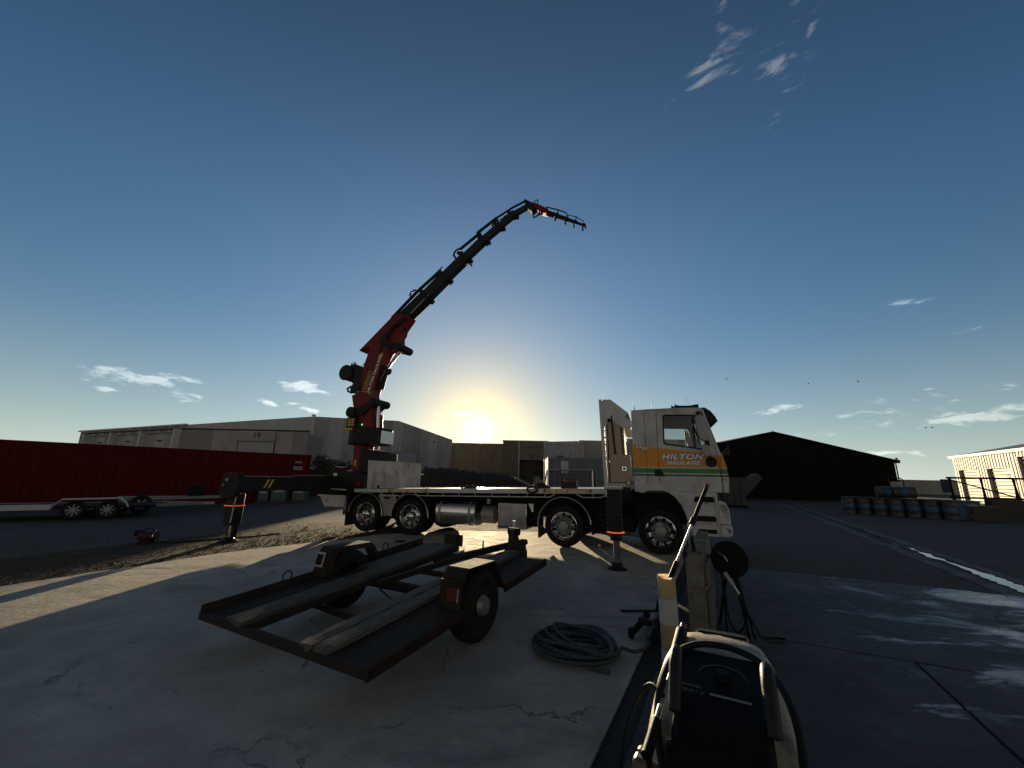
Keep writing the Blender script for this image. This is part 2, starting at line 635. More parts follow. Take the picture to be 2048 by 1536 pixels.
M_corr = mat('grey_corrugated_sheet', (.30, .31, .32), .5, .2, var=.2, scale=1.0, stretch=(1, 1, .2))
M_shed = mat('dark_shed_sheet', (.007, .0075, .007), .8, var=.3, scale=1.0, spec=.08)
M_zinc = mat('cream_zinc_sheet', (.19, .155, .092), .5, .1, var=.12, scale=1.4, stretch=(1, 1, .3))
M_roof = mat('grey_roof_sheet', (.10, .11, .125), .5, .3, var=.15)
M_teal = mat('teal_plastic', (.05, .09, .10), .5, var=.2)
M_drum = mat('drum_steel', (.06, .063, .06), .5, .3, var=.25, scale=4, col2=(.10, .05, .03), patch=(6, .6, .7))
M_drumblue = mat('drum_blue', (.022, .10, .20), .45, var=.2, scale=6)
M_leaf = mat('leaf_green', (.04, .05, .022), .6, var=.4, scale=6)
M_bark = mat('bark', (.06, .045, .03), .9, var=.3)
M_cream = mat('washer_cream', (.34, .30, .22), .5, var=.12, scale=8, col2=(.12, .10, .07), patch=(9, .50, .66), bump=.15)
M_plastic = mat('black_plastic', (.007, .007, .007), .6, spec=.12, var=.3, scale=20, bump=.15, bscale=200)
M_grip = mat('scuffed_grip', (.018, .018, .017), .5, var=.3, scale=20, bump=.12, bscale=160, spec=.3)
M_hose = mat('hose_blue_grey', (.05, .068, .075), .6, spec=.25, var=.25, scale=12)
M_hosedk = mat('black_hose', (.011, .011, .0115), .6, spec=.2, var=.3, scale=12)
M_panel = mat('lichen_concrete', (.15, .142, .112), .85, var=.3, scale=6, col2=(.07, .06, .045), patch=(7, .52, .66), bump=.4, bscale=35)
M_sign = mat('sign_grey', (.35, .36, .38), .5, var=.05)
M_maroon = mat('maroon_fabric', (.04, .009, .007), .7, var=.25, scale=12, bump=.2)
M_brown = mat('brown_webbing', (.04, .027, .02), .8, var=.3, scale=12, bump=.2)
M_heap = mat('scrub_earth', (.03, .026, .018), .95, var=.4, scale=2, bump=.6, bscale=8)
M_mirror = mat('mirror_shell', (.30, .30, .29), .4, var=.08)
M_fence = mat('dark_timber_fence', (.035, .03, .023), .9, var=.4, scale=4, spec=.1)
M_skip = mat('skip_steel', (.075, .073, .068), .8, var=.25, scale=2, spec=.15)
M_brownwall = mat('brown_tilt_up', (.135, .115, .085), .85, var=.12, scale=.35, col2=(.095, .08, .06), patch=(.5, .48, .7), stretch=(1, 1, .3))
M_brownwall2 = mat('brown_tilt_up_light', (.165, .142, .108), .85, var=.12, scale=.4, col2=(.12, .10, .076), patch=(.6, .48, .7), stretch=(1, 1, .3))
M_jib = mat('matt_jib_steel', (.02, .021, .022), 1.0, var=.2, scale=6, spec=.0, rvar=.0)

# ---------------------------------------------------------------- ground
def ground_mat(name, layers, rough=0.9, bumps=(), crack=None, wet=None, spec=0.3):
    """layers: first colour, then (colour, noise scale, lo, hi, (ax, ay, c) linear position term or None)"""
    m = bpy.data.materials.new(name)
    m.use_nodes = True
    nt = m.node_tree
    L = nt.links.new
    bs = nt.nodes['Principled BSDF']
    bs.inputs['Specular IOR Level'].default_value = spec
    tcn = nt.nodes.new('ShaderNodeTexCoord')
    P = tcn.outputs['Object']

    def noise(scale, detail=7, rough_=.65, dist=0.0, vec=P):
        n = nt.nodes.new('ShaderNodeTexNoise')
        n.inputs['Scale'].default_value = scale
        n.inputs['Detail'].default_value = detail
        n.inputs['Roughness'].default_value = rough_
        n.inputs['Distortion'].default_value = dist
        L(vec, n.inputs['Vector'])
        return n.outputs['Fac']

    def mrange(v, lo, hi, t0=0.0, t1=1.0):
        n = nt.nodes.new('ShaderNodeMapRange')
        n.inputs['From Min'].default_value = lo
        n.inputs['From Max'].default_value = hi
        n.inputs['To Min'].default_value = t0
        n.inputs['To Max'].default_value = t1
        L(v, n.inputs['Value'])
        return n.outputs[0]

    def mth(op, a, b=0.0):
        n = nt.nodes.new('ShaderNodeMath')
        n.operation = op
        for k, v in enumerate((a, b)):
            if isinstance(v, (int, float)):
                n.inputs[k].default_value = v
            else:
                L(v, n.inputs[k])
        return n.outputs[0]

    def mixc(f, a, b):
        n = nt.nodes.new('ShaderNodeMix')
        n.data_type = 'RGBA'
        if isinstance(f, float):
            n.inputs[0].default_value = f
        else:
            L(f, n.inputs[0])
        for s, v in ((n.inputs[6], a), (n.inputs[7], b)):
            if isinstance(v, tuple):
                s.default_value = (*v, 1)
            else:
                L(v, s)
        return n.outputs[2]
    sepn = nt.nodes.new('ShaderNodeSeparateXYZ')
    L(P, sepn.inputs[0])
    c = layers[0]
    c = mixc(mrange(noise(2.3, 9), .3, .7), tuple(q * .78 for q in c), tuple(q * 1.2 for q in c))
    rotm = nt.nodes.new('ShaderNodeMapping')
    rotm.inputs['Rotation'].default_value = (0, 0, math.radians(27))
    rotm.inputs['Scale'].default_value = (.55, 1.9, 1)
    L(P, rotm.inputs[0])
    for lay in layers[1:]:
        colr, sc, lo, hi, pos = lay[:5]
        f = noise(sc, 8, .68, .4, rotm.outputs[0]) if len(lay) > 5 else noise(sc, 8, .68, .4)
        if pos:
            ax, ay, cc = pos
            lin = mth('ADD', mth('ADD', mth('MULTIPLY', sepn.outputs[0], ax), mth('MULTIPLY', sepn.outputs[1], ay)), cc)
            n = nt.nodes.new('ShaderNodeClamp')
            n.inputs['Min'].default_value = -.5
            n.inputs['Max'].default_value = .5
            L(lin, n.inputs[0])
            f = mth('ADD', f, n.outputs[0])
        c = mixc(mrange(f, lo, hi), c, colr)
    height = None
    for sc, amt in bumps:
        h = mth('MULTIPLY', noise(sc, 5), amt)
        height = h if height is None else mth('ADD', height, h)
    if crack:
        vsc, width, ccol = crack
        wob = nt.nodes.new('ShaderNodeTexNoise')
        wob.inputs['Scale'].default_value = 1.6
        wob.inputs['Detail'].default_value = 8
        wob.inputs['Roughness'].default_value = .7
        L(P, wob.inputs['Vector'])
        vmm = nt.nodes.new('ShaderNodeVectorMath')
        vmm.operation = 'MULTIPLY_ADD'
        L(wob.outputs['Color'], vmm.inputs[0])
        vmm.inputs[1].default_value = (.8, .8, 0)
        L(P, vmm.inputs[2])
        vo = nt.nodes.new('ShaderNodeTexVoronoi')
        vo.feature = 'DISTANCE_TO_EDGE'
        vo.inputs['Scale'].default_value = vsc
        L(vmm.outputs[0], vo.inputs['Vector'])
        line = mrange(vo.outputs['Distance'], 0.0, width, 1.0, 0.0)
        gate = mrange(noise(.5, 3), .46, .58)
        lf = mth('MULTIPLY', line, gate)
        c = mixc(lf, c, ccol)
        hh = mth('MULTIPLY', lf, -.35)
        height = hh if height is None else mth('ADD', height, hh)
    L(c, bs.inputs['Base Color'])
    rgh = mrange(noise(3.0), .3, .7, rough - .08, min(1.0, rough + .08))
    if wet:
        wsc, lo, hi, pos, wr = wet
        f = noise(wsc, 8, .7, .6)
        if pos:
            ax, ay, cc = pos
            f = mth('ADD', f, mth('MINIMUM', mth('MAXIMUM', mth('ADD', mth('ADD', mth('MULTIPLY', sepn.outputs[0], ax), mth('MULTIPLY', sepn.outputs[1], ay)), cc), -.4), .4))
        wf = mrange(f, lo, hi)
        n = nt.nodes.new('ShaderNodeMix')
        L(wf, n.inputs[0])
        L(rgh, n.inputs[2])
        n.inputs[3].default_value = wr
        rgh = n.outputs[0]
    L(rgh, bs.inputs['Roughness'])
    if height is not None:
        bp = nt.nodes.new('ShaderNodeBump')
        bp.inputs['Strength'].default_value = 1.0
        bp.inputs['Distance'].default_value = 0.03
        L(height, bp.inputs['Height'])
        L(bp.outputs[0], bs.inputs['Normal'])
    return m


M_ground = ground_mat('bitumen_yard', [(.054, .052, .048), ((.07, .067, .061), .35, .5, .68, None), ((.035, .034, .033), .9, .56, .68, None),
                                       ((.07, .062, .05), 2.5, .58, .7, None)], .9, bumps=((14, .25), (70, .25)), spec=.35)
M_verge = ground_mat('gritty_verge', [(.052, .039, .025), ((.03, .023, .015), 1.4, .48, .6, None), ((.09, .07, .047), 6, .60, .7, None),
                                      ((.036, .036, .018), 2.2, .60, .68, None)], .95, bumps=((9, .9), (45, .7)), spec=.2)
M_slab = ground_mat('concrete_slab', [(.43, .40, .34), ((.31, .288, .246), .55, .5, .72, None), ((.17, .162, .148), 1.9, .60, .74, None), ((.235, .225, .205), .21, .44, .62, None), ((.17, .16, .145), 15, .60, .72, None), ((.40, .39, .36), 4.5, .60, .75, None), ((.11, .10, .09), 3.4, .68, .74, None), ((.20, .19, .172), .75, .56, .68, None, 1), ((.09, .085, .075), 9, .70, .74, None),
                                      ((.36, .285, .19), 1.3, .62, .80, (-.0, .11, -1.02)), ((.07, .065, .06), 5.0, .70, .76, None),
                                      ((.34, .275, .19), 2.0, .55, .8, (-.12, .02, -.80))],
                    .82, bumps=((2.2, .5), (7, .3), (30, .12), (120, .06)), crack=(.5, .0045, (.10, .096, .088)), spec=.4)
M_apron = ground_mat('stained_sheen_apron', [(.056, .055, .053), ((.03, .029, .027), .8, .46, .62, (-.05, 0, .16)), ((.13, .13, .128), 1.5, .55, .68, (.06, .0, -.25)), ((.60, .62, .63), 1.35, .54, .62, (.07, -.045, -.13), 1), ((.03, .03, .029), .8, .56, .66, None, 1),  # near-white streaks: wet sky reflection painted into the base colour
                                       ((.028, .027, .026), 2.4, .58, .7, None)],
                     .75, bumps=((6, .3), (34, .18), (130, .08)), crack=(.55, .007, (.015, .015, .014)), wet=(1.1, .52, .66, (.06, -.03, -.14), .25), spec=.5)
M_drain = ground_mat('drain_concrete', [(.13, .13, .12), ((.05, .05, .046), 2.2, .5, .65, None)], .85, bumps=((20, .3),))
M_gap = mat('joint_dirt', (.02, .018, .015), .95, var=.4, scale=12, bump=.4)
M_water = mat('standing_water', (.02, .022, .024), .06, var=.1, scale=3, bump=.04, bscale=14, rvar=.03)


def sheet(name, pts, z, m, kind='structure', thick=0.0):
    b = MB()
    if thick:
        b.prism(pts, z - thick, z, 'z')
    else:
        b.add([(x, y, z) for x, y in pts], [tuple(range(len(pts)))])
    o = b.build(name, m)
    if not thick and o.data.polygons[0].normal.z < 0:
        o.data.flip_normals()
    return tag(o, kind=kind)


sheet('ground', [(-500, -60), (500, -60), (500, 900), (-500, 900)], -0.03, M_ground)

U = Vector((.46, .888))          # along the wash-down apron
V = Vector((.888, -.46))         # across it
J0 = Vector((3.56, 3.89))


def uv(u, v):
    p = J0 + U * u + V * v
    return (p.x, p.y)


# verge of grit and dry grass between the slab and the yard
vp = [(-9.2, -3), (-8.9, 1.5), (-8.3, 4.6), (-9.0, 6.2), (-8.4, 8.0), (-7.6, 10.2), (-6.4, 12.6), (-4.2, 15.4), (-1, 15.4), (2.4, 14.2), (3.6, 12.6), (3.4, 11.2), (2, 10.5), (0, 10.5), (-3, 9), (-5, 5), (-6.5, 2), (-7, -3)]
sheet('dirt_verge', vp, -0.022, M_verge)
# big left slab with its ragged edge
ea = [(-7.9, -4), (-7.6, 0), (-7.15, 3.4), (-6.57, 5.6), (-6.05, 6.76), (-5.2, 8.5), (-4.08, 9.75), (-3.3, 10.9), (-1.5, 11.9), (1.5, 12.0), (3.4, 11.4), (4.0, 9.9)]
edge = []
for (xa, ya), (xb, yb) in zip(ea, ea[1:]):
    for k in range(6):
        t = k / 6
        edge.append((xa + (xb - xa) * t + random.uniform(-.03, .03), ya + (yb - ya) * t + random.uniform(-.03, .03)))
right = [uv(3.75, -2.13), uv(0, -2.13), uv(-4, -2.13), uv(-8.2, -2.13)]
slab_pts = [(x, y) for x, y in edge] + [(4.0, 9.9)] + right
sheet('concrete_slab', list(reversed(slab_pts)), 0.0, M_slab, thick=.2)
# dirt filled gap along the slab edge
sheet('edge_gap', [uv(3.9, -2.16), uv(3.9, -1.96), uv(-8.2, -1.96), uv(-8.2, -2.16)], -0.018, M_gap)
# apron bays right of the gap
g = .012
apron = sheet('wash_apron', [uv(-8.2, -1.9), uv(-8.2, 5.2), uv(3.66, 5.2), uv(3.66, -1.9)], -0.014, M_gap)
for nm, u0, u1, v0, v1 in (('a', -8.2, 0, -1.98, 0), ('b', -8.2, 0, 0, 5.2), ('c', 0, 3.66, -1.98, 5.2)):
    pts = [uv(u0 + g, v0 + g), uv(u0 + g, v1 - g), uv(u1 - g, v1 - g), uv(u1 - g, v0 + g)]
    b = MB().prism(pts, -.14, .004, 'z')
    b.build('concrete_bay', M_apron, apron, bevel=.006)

# spoon drain with standing water
D0, D1 = Vector((5.2, 1.55)), Vector((20.4, 30.2))
du = (D1 - D0).normalized()
dv = Vector((du.y, -du.x))


def dpt(t, w):
    p = D0 + du * t + dv * w
    return (p.x, p.y)


Ld = (D1 - D0).length


def strip(name, w0, w1, z, m, t0, t1, jag, n=60):
    a = [dpt(t0 + (t1 - t0) * i / n, w0 + random.uniform(-jag, jag)) for i in range(n + 1)]
    b = [dpt(t0 + (t1 - t0) * i / n, w1 + random.uniform(-jag, jag)) for i in range(n + 1)]
    bb = MB()
    bb.add([(x, y, z) for x, y in a + b], [(i, i + 1, n + 2 + i, n + 1 + i) for i in range(n)])
    o = bb.build(name, m)
    if o.data.polygons[0].normal.z < 0:
        o.data.flip_normals()
    return tag(o, kind='structure')


strip('spoon_drain', -.42, .42, -.024, M_drain, 0, Ld, .015)
strip('drain_dark_strip', -.15, .20, -.020, M_gap, 0, Ld, .06, 110)  # flat dark strip along the middle of the drain
for k, (t0, t1, wd, off) in enumerate(((.0, 8.2, .12, .02), (8.25, 9.5, .075, .02), (9.6, 10.3, .04, .05), (10.5, 11.6, .03, -.02), (12.2, 12.9, .03, .03), (13.4, 14.6, .02, 0))):
    n_ = max(8, int((t1 - t0) * 9))
    ra, rb = [], []
    for i in range(n_ + 1):
        q = i / n_
        w_ = wd * min(1, 5 * q + .15, 5 * (1 - q) + .15) * random.uniform(.65, 1.2)
        o_ = off + .03 * math.sin(q * 9 + k)
        ra.append(dpt(t0 + (t1 - t0) * q, o_ - w_))
        rb.append(dpt(t0 + (t1 - t0) * q, o_ + w_))
    bb = MB().add([(x, y, -.016) for x, y in ra + rb], [(i, i + 1, n_ + 2 + i, n_ + 1 + i) for i in range(n_)])
    o_ = bb.build('drain_water', M_water)
    if o_.data.polygons[0].normal.z < 0:
        o_.data.flip_normals()
    tag(o_, kind='structure')

# loose stones on the verge and yard edge
stones = MB()
for k in range(5200):
    t = random.random()
    if k % 3 == 0:
        x, y = random.uniform(-11.5, -4.2), random.uniform(6.0, 13.5)
    else:
        # close to the slab edge
        i = random.randrange(12, 44)
        ex, ey = edge[i]
        dd = abs(random.gauss(0, .8))
        x, y = ex - dd * .8 + random.uniform(-.3, .3), ey + dd * .6 + random.uniform(-.2, .3)
    s = random.uniform(.006, .022) * (1.6 if random.random() < .08 else 1)
    n = len(stones.v)
    a = random.random() * 6.28
    zz = -.024
    ca, sa = math.cos(a), math.sin(a)
    pts = [(1, 0, 0), (-.3, .9, 0), (-.6, -.8, 0), (random.uniform(-.3, .3), random.uniform(-.3, .3), random.uniform(.5, 1.1))]
    stones.v += [(x + s * (px * ca - py * sa), y + s * (px * sa + py * ca), zz + s * pz) for px, py, pz in pts]
    stones.f += [(n, n + 1, n + 3), (n + 1, n + 2, n + 3), (n + 2, n, n + 3)]
M_stone = mat('grit_stone', (.07, .058, .044), .9, var=.4, scale=20)
tag(stones.build('loose_gravel', M_stone), 'loose brown gravel scattered along the slab edge', 'gravel', kind='stuff')
# tufts of dry grass on the verge
tuft = MB()
for k in range(420):
    i = random.randrange(14, 46)
    ex, ey = edge[i]
    dd = random.uniform(.05, 2.6)
    x, y = ex - dd * .75 + random.uniform(-.4, .4), ey + dd * .65 + random.uniform(-.2, .2)
    for q in range(7):
        a = random.random() * 6.28
        h = random.uniform(.015, .06)
        lx, ly = math.cos(a) * h * .7, math.sin(a) * h * .7
        n = len(tuft.v)
        w = .004
        bx, by = x + random.uniform(-.05, .05), y + random.uniform(-.05, .05)
        tuft.v += [(bx - w, by, -.025), (bx + w, by, -.025), (bx + lx, by + ly, -.025 + h)]
        tuft.f += [(n, n + 1, n + 2)]
M_dry = mat('dry_grass', (.12, .10, .045), .9, var=.3, scale=20)
tag(tuft.build('dry_grass', M_dry), 'short dry grass tufts on the gritty verge', 'grass', kind='stuff')

# ---------------------------------------------------------------- buildings
def wall_panel(parent, m, poly, y0, y1, name='panel'):
    return MB().prism(poly, y0, y1, 'y').build(name, m, parent)


def number(parent, s, size, loc, rot, m=M_textdark, name='number'):
    return text_mesh(name, s, size, m, parent, loc, rot, offset=size * .013, extrude=.01)


# tall gabled warehouse (long wall along local y, gable along local x)
KW = 1.55
tw = thing('gabled_warehouse', 'tall grey tilt-up concrete warehouse with shallow gable behind the crane', 'warehouse', (-19.1 * KW, 38 * KW, 0), math.atan2(.906, .423))
EV, RG, GW, LW = 9.83, 11.7, 37.4, 76.0
core = MB()
core.prism([(.15, -.05), (GW - .15, -.05), (GW - .15, EV - .25), (GW / 2, RG - .28), (.15, EV - .25)], .15, LW, 'y')
core.build('core_wall', M_tilt3, tw)


def top(x):
    return EV + (RG - EV) * (1 - abs(x - GW / 2) / (GW / 2))


npan = 13
tints = [M_tilt, M_tilt2, M_tilt, M_tilt3, M_tilt, M_tilt, M_tilt2, M_tilt, M_tilt3, M_tilt, M_tilt2, M_tilt, M_tilt]
for i in range(npan):
    x0, x1 = GW * i / npan, GW * (i + 1) / npan
    poly = [(x0 + .02, 0), (x1 - .02, 0), (x1 - .02, top(x1))]
    if x0 < GW / 2 < x1:
        poly.append((GW / 2, RG))
    poly.append((x0 + .02, top(x0)))
    wall_panel(tw, tints[i], poly, -.02, .15)
# long wall: parapet sheets above, panels below
for i in range(20):
    y0, y1 = i * 3.8, i * 3.8 + 3.8
    MB().box(-.02, .15, y0 + .03, y1 - .03, 7.6, EV).build('parapet_sheet', M_tilt2 if i < 9 else M_tilt3, tw)
    MB().box(-.02, .15, y0 + .03, y1 - .03, 0, 7.55).build('panel', M_tilt, tw)
for i in range(9, 20):
    MB().box(-.5, .0, i * 3.8 - .12, i * 3.8 + .12, 7.0, EV - .15).build('fin', M_flash, tw)
MB().box(-.55, -.02, 33, LW, EV - .12, EV + .14).build('gutter', M_flash, tw)
MB().box(-.06, .12, -.10, -.02, 0, EV).build('corner_trim', M_flash, tw)
MB().box(18.4, 24.7, -.05, -.021, 0, 5.7).build('roller_door', M_rollerdoor, tw)
MB().ring([(18.2, -.05), (24.9, -.05), (24.9, 5.95), (18.2, 5.95)], [(18.4, 0), (24.7, 0), (24.7, 5.7), (18.4, 5.7)], -.09, -.021, 'y').build('door_frame', M_tilt3, tw)
number(tw, "20", 1.2, (21.9, -.03, 6.7), (R(90), 0, 0), M_tilt3)
MB().cyl((GW - .1, -.15, EV - 1.6), (GW - .1, -.15, EV + .1), .08).build('downpipe', M_flash, tw)
MB().box(30.2, 30.5, -.25, -.03, 8.6, 8.85).build('wall_light', M_black, tw)
MB().box(-.3, .1, -.3, .1, EV + .02, EV + .25).build('corner_cap', M_flash, tw)

# low unit 19 in front of it
ow = thing('unit_office', 'low grey concrete unit numbered 19 with side bays, behind the red container', 'building', (-46.5, 55.8, 0), 0)
OH, OWD = 7.2, 18.1
ang_b = math.atan2(.407, -.913)
MB().prism([(.2, .2), (OWD - .2, .2), (OWD - .2, 5.0), (-18.0, 11.2), (-24.6, 11.2)], 0, OH - .3, 'z').build('core_wall', M_tilt3, ow)
xs_ = [0, 4.6, 8.3, 13.6, 16.0, OWD]
for i in range(5):
    z0 = 0 if i != 2 else 5.9
    MB().box(xs_[i] + .02, xs_[i + 1] - .02, -.02, .2, z0, OH).build('panel', (M_tilt3, M_tilt, M_tilt2, M_tilt, M_tilt3)[i], ow)
MB().box(8.3, 13.6, -.45, -.02, 5.75, 7.0).build('number_board', M_tilt, ow)
MB().box(8.4, 13.5, .02, .12, 0, 5.75).build('roller_door', M_rollerdoor, ow)
MB().box(13.5, 13.6, -.1, .02, 0, 5.75).build('door_frame', M_black, ow)
number(ow, "19", 1.15, (11.1, -.47, 6.5), (R(90), 0, 0))
MB().box(-.1, OWD, -.12, .2, OH, OH + .18).build('coping', M_black, ow)
bays = MB().box(-.2, 26, -.1, 1.0, OH, OH + .2).build('canopy', M_tilt3, ow)
bays.rotation_euler = (0, 0, ang_b)
for i in range(3):
    x0 = 8.6 * i
    for q in range(3):
        a = x0 + q * 8.6 / 3
        MB().box(a + .03, a + 8.6 / 3 - .03, -.05, .15, 0, OH - .6).build('panel', (M_tilt, M_tilt2, M_tilt)[q], bays)
    MB().box(x0 - .16, x0 + .16, -.05, .8, 0, OH).build('column', M_flash, bays)
    MB().box(x0 + 3.9, x0 + 4.5, .15, .5, 5.6, 5.75).build('wall_light', M_black, bays)
MB().box(25.8 - .16, 25.8 + .16, -.05, .8, 0, OH).build('column', M_flash, bays)

# long warehouse right under the sun
w21 = thing('long_warehouse', 'long low concrete warehouse right under the sun', 'warehouse', (-18.0, 115, 0), 0)
H21 = 10.86
MB().box(-6, 18, .2, 30, 0, H21 - .2).build('core_wall', M_brownwall, w21)
edges21 = [-6, 1.9, 9.2, 18]
for i in range(3):
    MB().box(edges21[i] + .04, edges21[i + 1] - .04, -.02, .2, 0, H21).build('panel', (M_brownwall, M_brownwall2, M_brownwall)[i], w21)
MB().box(-6, 18, -.15, .2, H21, H21 + .12).build('coping', M_flash, w21)
# unit 21, nearer and to its right
u21 = thing('unit_warehouse', 'grey concrete unit numbered 21 with a dark open doorway', 'warehouse', (-1.35, 68, 0), 0)
HU = 7.62
MB().box(0, 7.7, 1.4, 20, 0, HU - .1).build('core_wall', M_brownwall, u21)
MB().box(.02, 2.80, -.02, 1.4, 0, HU).build('panel', M_brownwall, u21)
MB().box(2.84, 7.0, -.02, .4, 6.62, HU).build('panel', M_brownwall2, u21)
MB().box(2.84, 7.0, -.02, .4, 4.42, 6.55).build('panel', M_brownwall2, u21)
MB().box(7.04, 7.7, -.02, 1.4, 0, HU).build('panel', M_brownwall, u21)
MB().box(2.86, 7.0, 1.2, 1.4, 0, 4.5).build('open_doorway', M_dark_open, u21)
MB().box(2.70, 2.84, -.14, -.02, 0, HU).build('downpipe', M_flash, u21)
MB().box(-.1, 7.8, -.1, 1.4, HU, HU + .09).build('coping', M_flash, u21)
number(u21, "21", .85, (4.95, -.04, 5.05), (R(90), 0, 0))


def corrugated(x0, x1, z0, z1, pitch=.28, depth=.05, y=0.0):
    """vertical trapezoid ribs in the x-z plane"""
    b = MB()
    prof = []
    x = x0
    while x < x1 - 1e-4:
        for fx, fy in ((0, 0), (.28, 0), (.5, -depth), (.78, -depth)):
            if x + fx * pitch < x1:
                prof.append((x + fx * pitch, y + fy))
        x += pitch
    prof.append((x1, y))
    n = len(prof)
    vs = [(a, c, z0) for a, c in prof] + [(a, c, z1) for a, c in prof]
    b.add(vs, [(i, i + 1, n + i + 1, n + i) for i in range(n - 1)])
    return b


cs = thing('corrugated_shed', 'pale corrugated shed with sloping shoulder between unit 21 and grey block', 'shed', (5.65, 65, 0), 0)
corrugated(0, 6.15, 0, 6.95, .82, .12).build('wall_sheet', M_corr, cs)
MB().prism([(0, 6.9), (6.15, 6.9), (5.3, 7.5), (0, 7.3)], -.2, 2.5, 'y').build('roof', M_corr, cs)
MB().box(-.1, 0, -.2, 2.5, 0, 7.3).build('side_wall', M_flash, cs)
MB().box(6.15, 6.25, 0, 2.5, 0, 6.9).build('side_wall', M_corr, cs)

gb = thing('concrete_block', 'plain grey concrete hall behind the headboard and cab', 'building', (11.55, 67.6, 0), 0)
MB().box(0.1, 20.4, .1, 22, 0, 7.7).build('core_wall', M_tilt3, gb)
for i in range(5):
    MB().box(i * 4.1 + .03, i * 4.1 + 4.07, -.05, .1, 0, 7.9 + (.45 if i > 1 else 0)).build('panel', (M_tilt, M_tilt3, M_tilt)[i % 3], gb)

# black gable shed
ds = thing('dark_shed', 'black steel shed with gable roof at far right of the truck', 'shed', (14.6, 39.6, -.03), R(-3.0))
SW, SE, SR = 22.2, 3.78, 6.32
SC = 11.2
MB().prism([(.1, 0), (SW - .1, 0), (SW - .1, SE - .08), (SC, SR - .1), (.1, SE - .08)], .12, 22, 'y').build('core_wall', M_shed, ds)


def stop(x):
    return SE + (SR - SE) * (1 - abs(x - SC) / SC)


segs = [(0, 3.4), (3.4, 10.0), (10.0, 12.4), (12.4, 20.4), (20.4, SW)]
for i, (a, b_) in enumerate(segs):
    door = i in (1, 3)
    zt = 4.0 if i == 1 else 2.9
    if door:
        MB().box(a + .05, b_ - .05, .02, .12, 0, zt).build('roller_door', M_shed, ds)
        for k in range(int(zt / .5)):
            MB().box(a + .08, b_ - .08, -.01, .02, k * .5 + .05, k * .5 + .42).build('door_slat', M_shed, ds)
    poly = [(a, zt if door else 0), (b_, zt if door else 0), (b_, stop(b_))]
    if a < SC < b_:
        poly.append((SC, SR))
    poly.append((a, stop(a)))
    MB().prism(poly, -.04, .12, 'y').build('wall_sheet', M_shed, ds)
rf = MB()
rf.prism([(-.25, SE - .05), (SC, SR + .02), (SC, SR + .14), (-.25, SE + .07)], -.25, 22.2, 'y')
rf.build('roof', M_shed, ds)
MB().prism([(SW + .25, SE - .05), (SC, SR + .02), (SC, SR + .14), (SW + .25, SE + .07)], -.25, 22.2, 'y').build('roof', M_shed, ds)
MB().box(SW - .1, SW + .35, -.3, -.05, SE - .2, SE + .1).box(SW + .05, SW + .2, -.28, -.1, SE + .1, SE + .3).build('floodlight', M_black, ds)
MB().cyl((SW + .05, -.12, 0), (SW + .05, -.12, SE), .05).build('downpipe', M_shed, ds)
MB().cyl((SC, -.1, SR + .1), (SC, -.1, SR + .35), .02).build('finial', M_shed, ds)

# sunlit cream shed
ys = thing('cream_shed', 'sunlit cream corrugated shed with roller doors at right edge', 'shed', (46, 41.6, 0), math.atan2(-10.6, -6))
YE = 4.3
YL = 22.0
doors = [(.85, 4.45, 3.1), (6.2, 9.85, 3.1), (11.1, 16.2, 3.9)]
xs_ = [0]
for a, b_, h in doors:
    xs_ += [a, b_]
xs_.append(YL)
for i in range(len(xs_) - 1):
    a, b_ = xs_[i], xs_[i + 1]
    isd = i % 2 == 1
    z0 = doors[i // 2][2] if isd else 0
    o = corrugated(a, b_, z0, YE, .46, .05).build('wall_sheet', M_zinc, ys)
    if isd:
        h = doors[i // 2][2]
        nsl = int(h / .3)
        dd = MB().box(a, b_, .22, .26, 0, h).build('roller_door', M_zinc, ys)
        for k in range(nsl):
            MB().cyl((a + .05, .20, k * .3 + .15), (b_ - .05, .20, k * .3 + .15), .05, 6).build('door_slat', M_zinc, dd)
        MB().box(a - .04, a, -.02, .26, 0, h).box(b_, b_ + .04, -.02, .26, 0, h).box(a, b_, -.02, .26, h, h + .05).build('door_frame', M_flash, ys)
MB().box(-.15, YL, -.22, .0, YE - .02, YE + .22).build('gutter', M_zinc, ys)
MB().prism([(-.22, YE + .2), (7.2, YE + 1.85), (7.2, YE + 1.75), (-.22, YE + .1)], -.3, YL, 'x').build('roof', M_roof, ys)
MB().prism([(14.6, YE + .2), (7.2, YE + 1.85), (7.2, YE + 1.75), (14.6, YE + .1)], -.3, YL, 'x').build('roof', M_roof, ys)
MB().prism([(0, 0), (14.4, 0), (14.4, YE), (7.2, YE + 1.7), (0, YE)], -.06, .0, 'x').build('end_wall', M_zinc, ys)

lw = thing('far_warehouse', 'low pale warehouse on the horizon between black shed and cream shed', 'warehouse', (55, 72, 0), R(2))
for i in range(8):
    MB().box(i * 4.0 + .02, i * 4 + 3.98, 0, .2, 0, 2.4).build('panel', M_tilt, lw)
MB().box(0, 32, .2, 10, 0, 2.3).build('core_wall', M_tilt3, lw)
MB().box(-.1, 32.1, -.1, 10, 2.4, 2.5).build('coping', M_flash, lw)

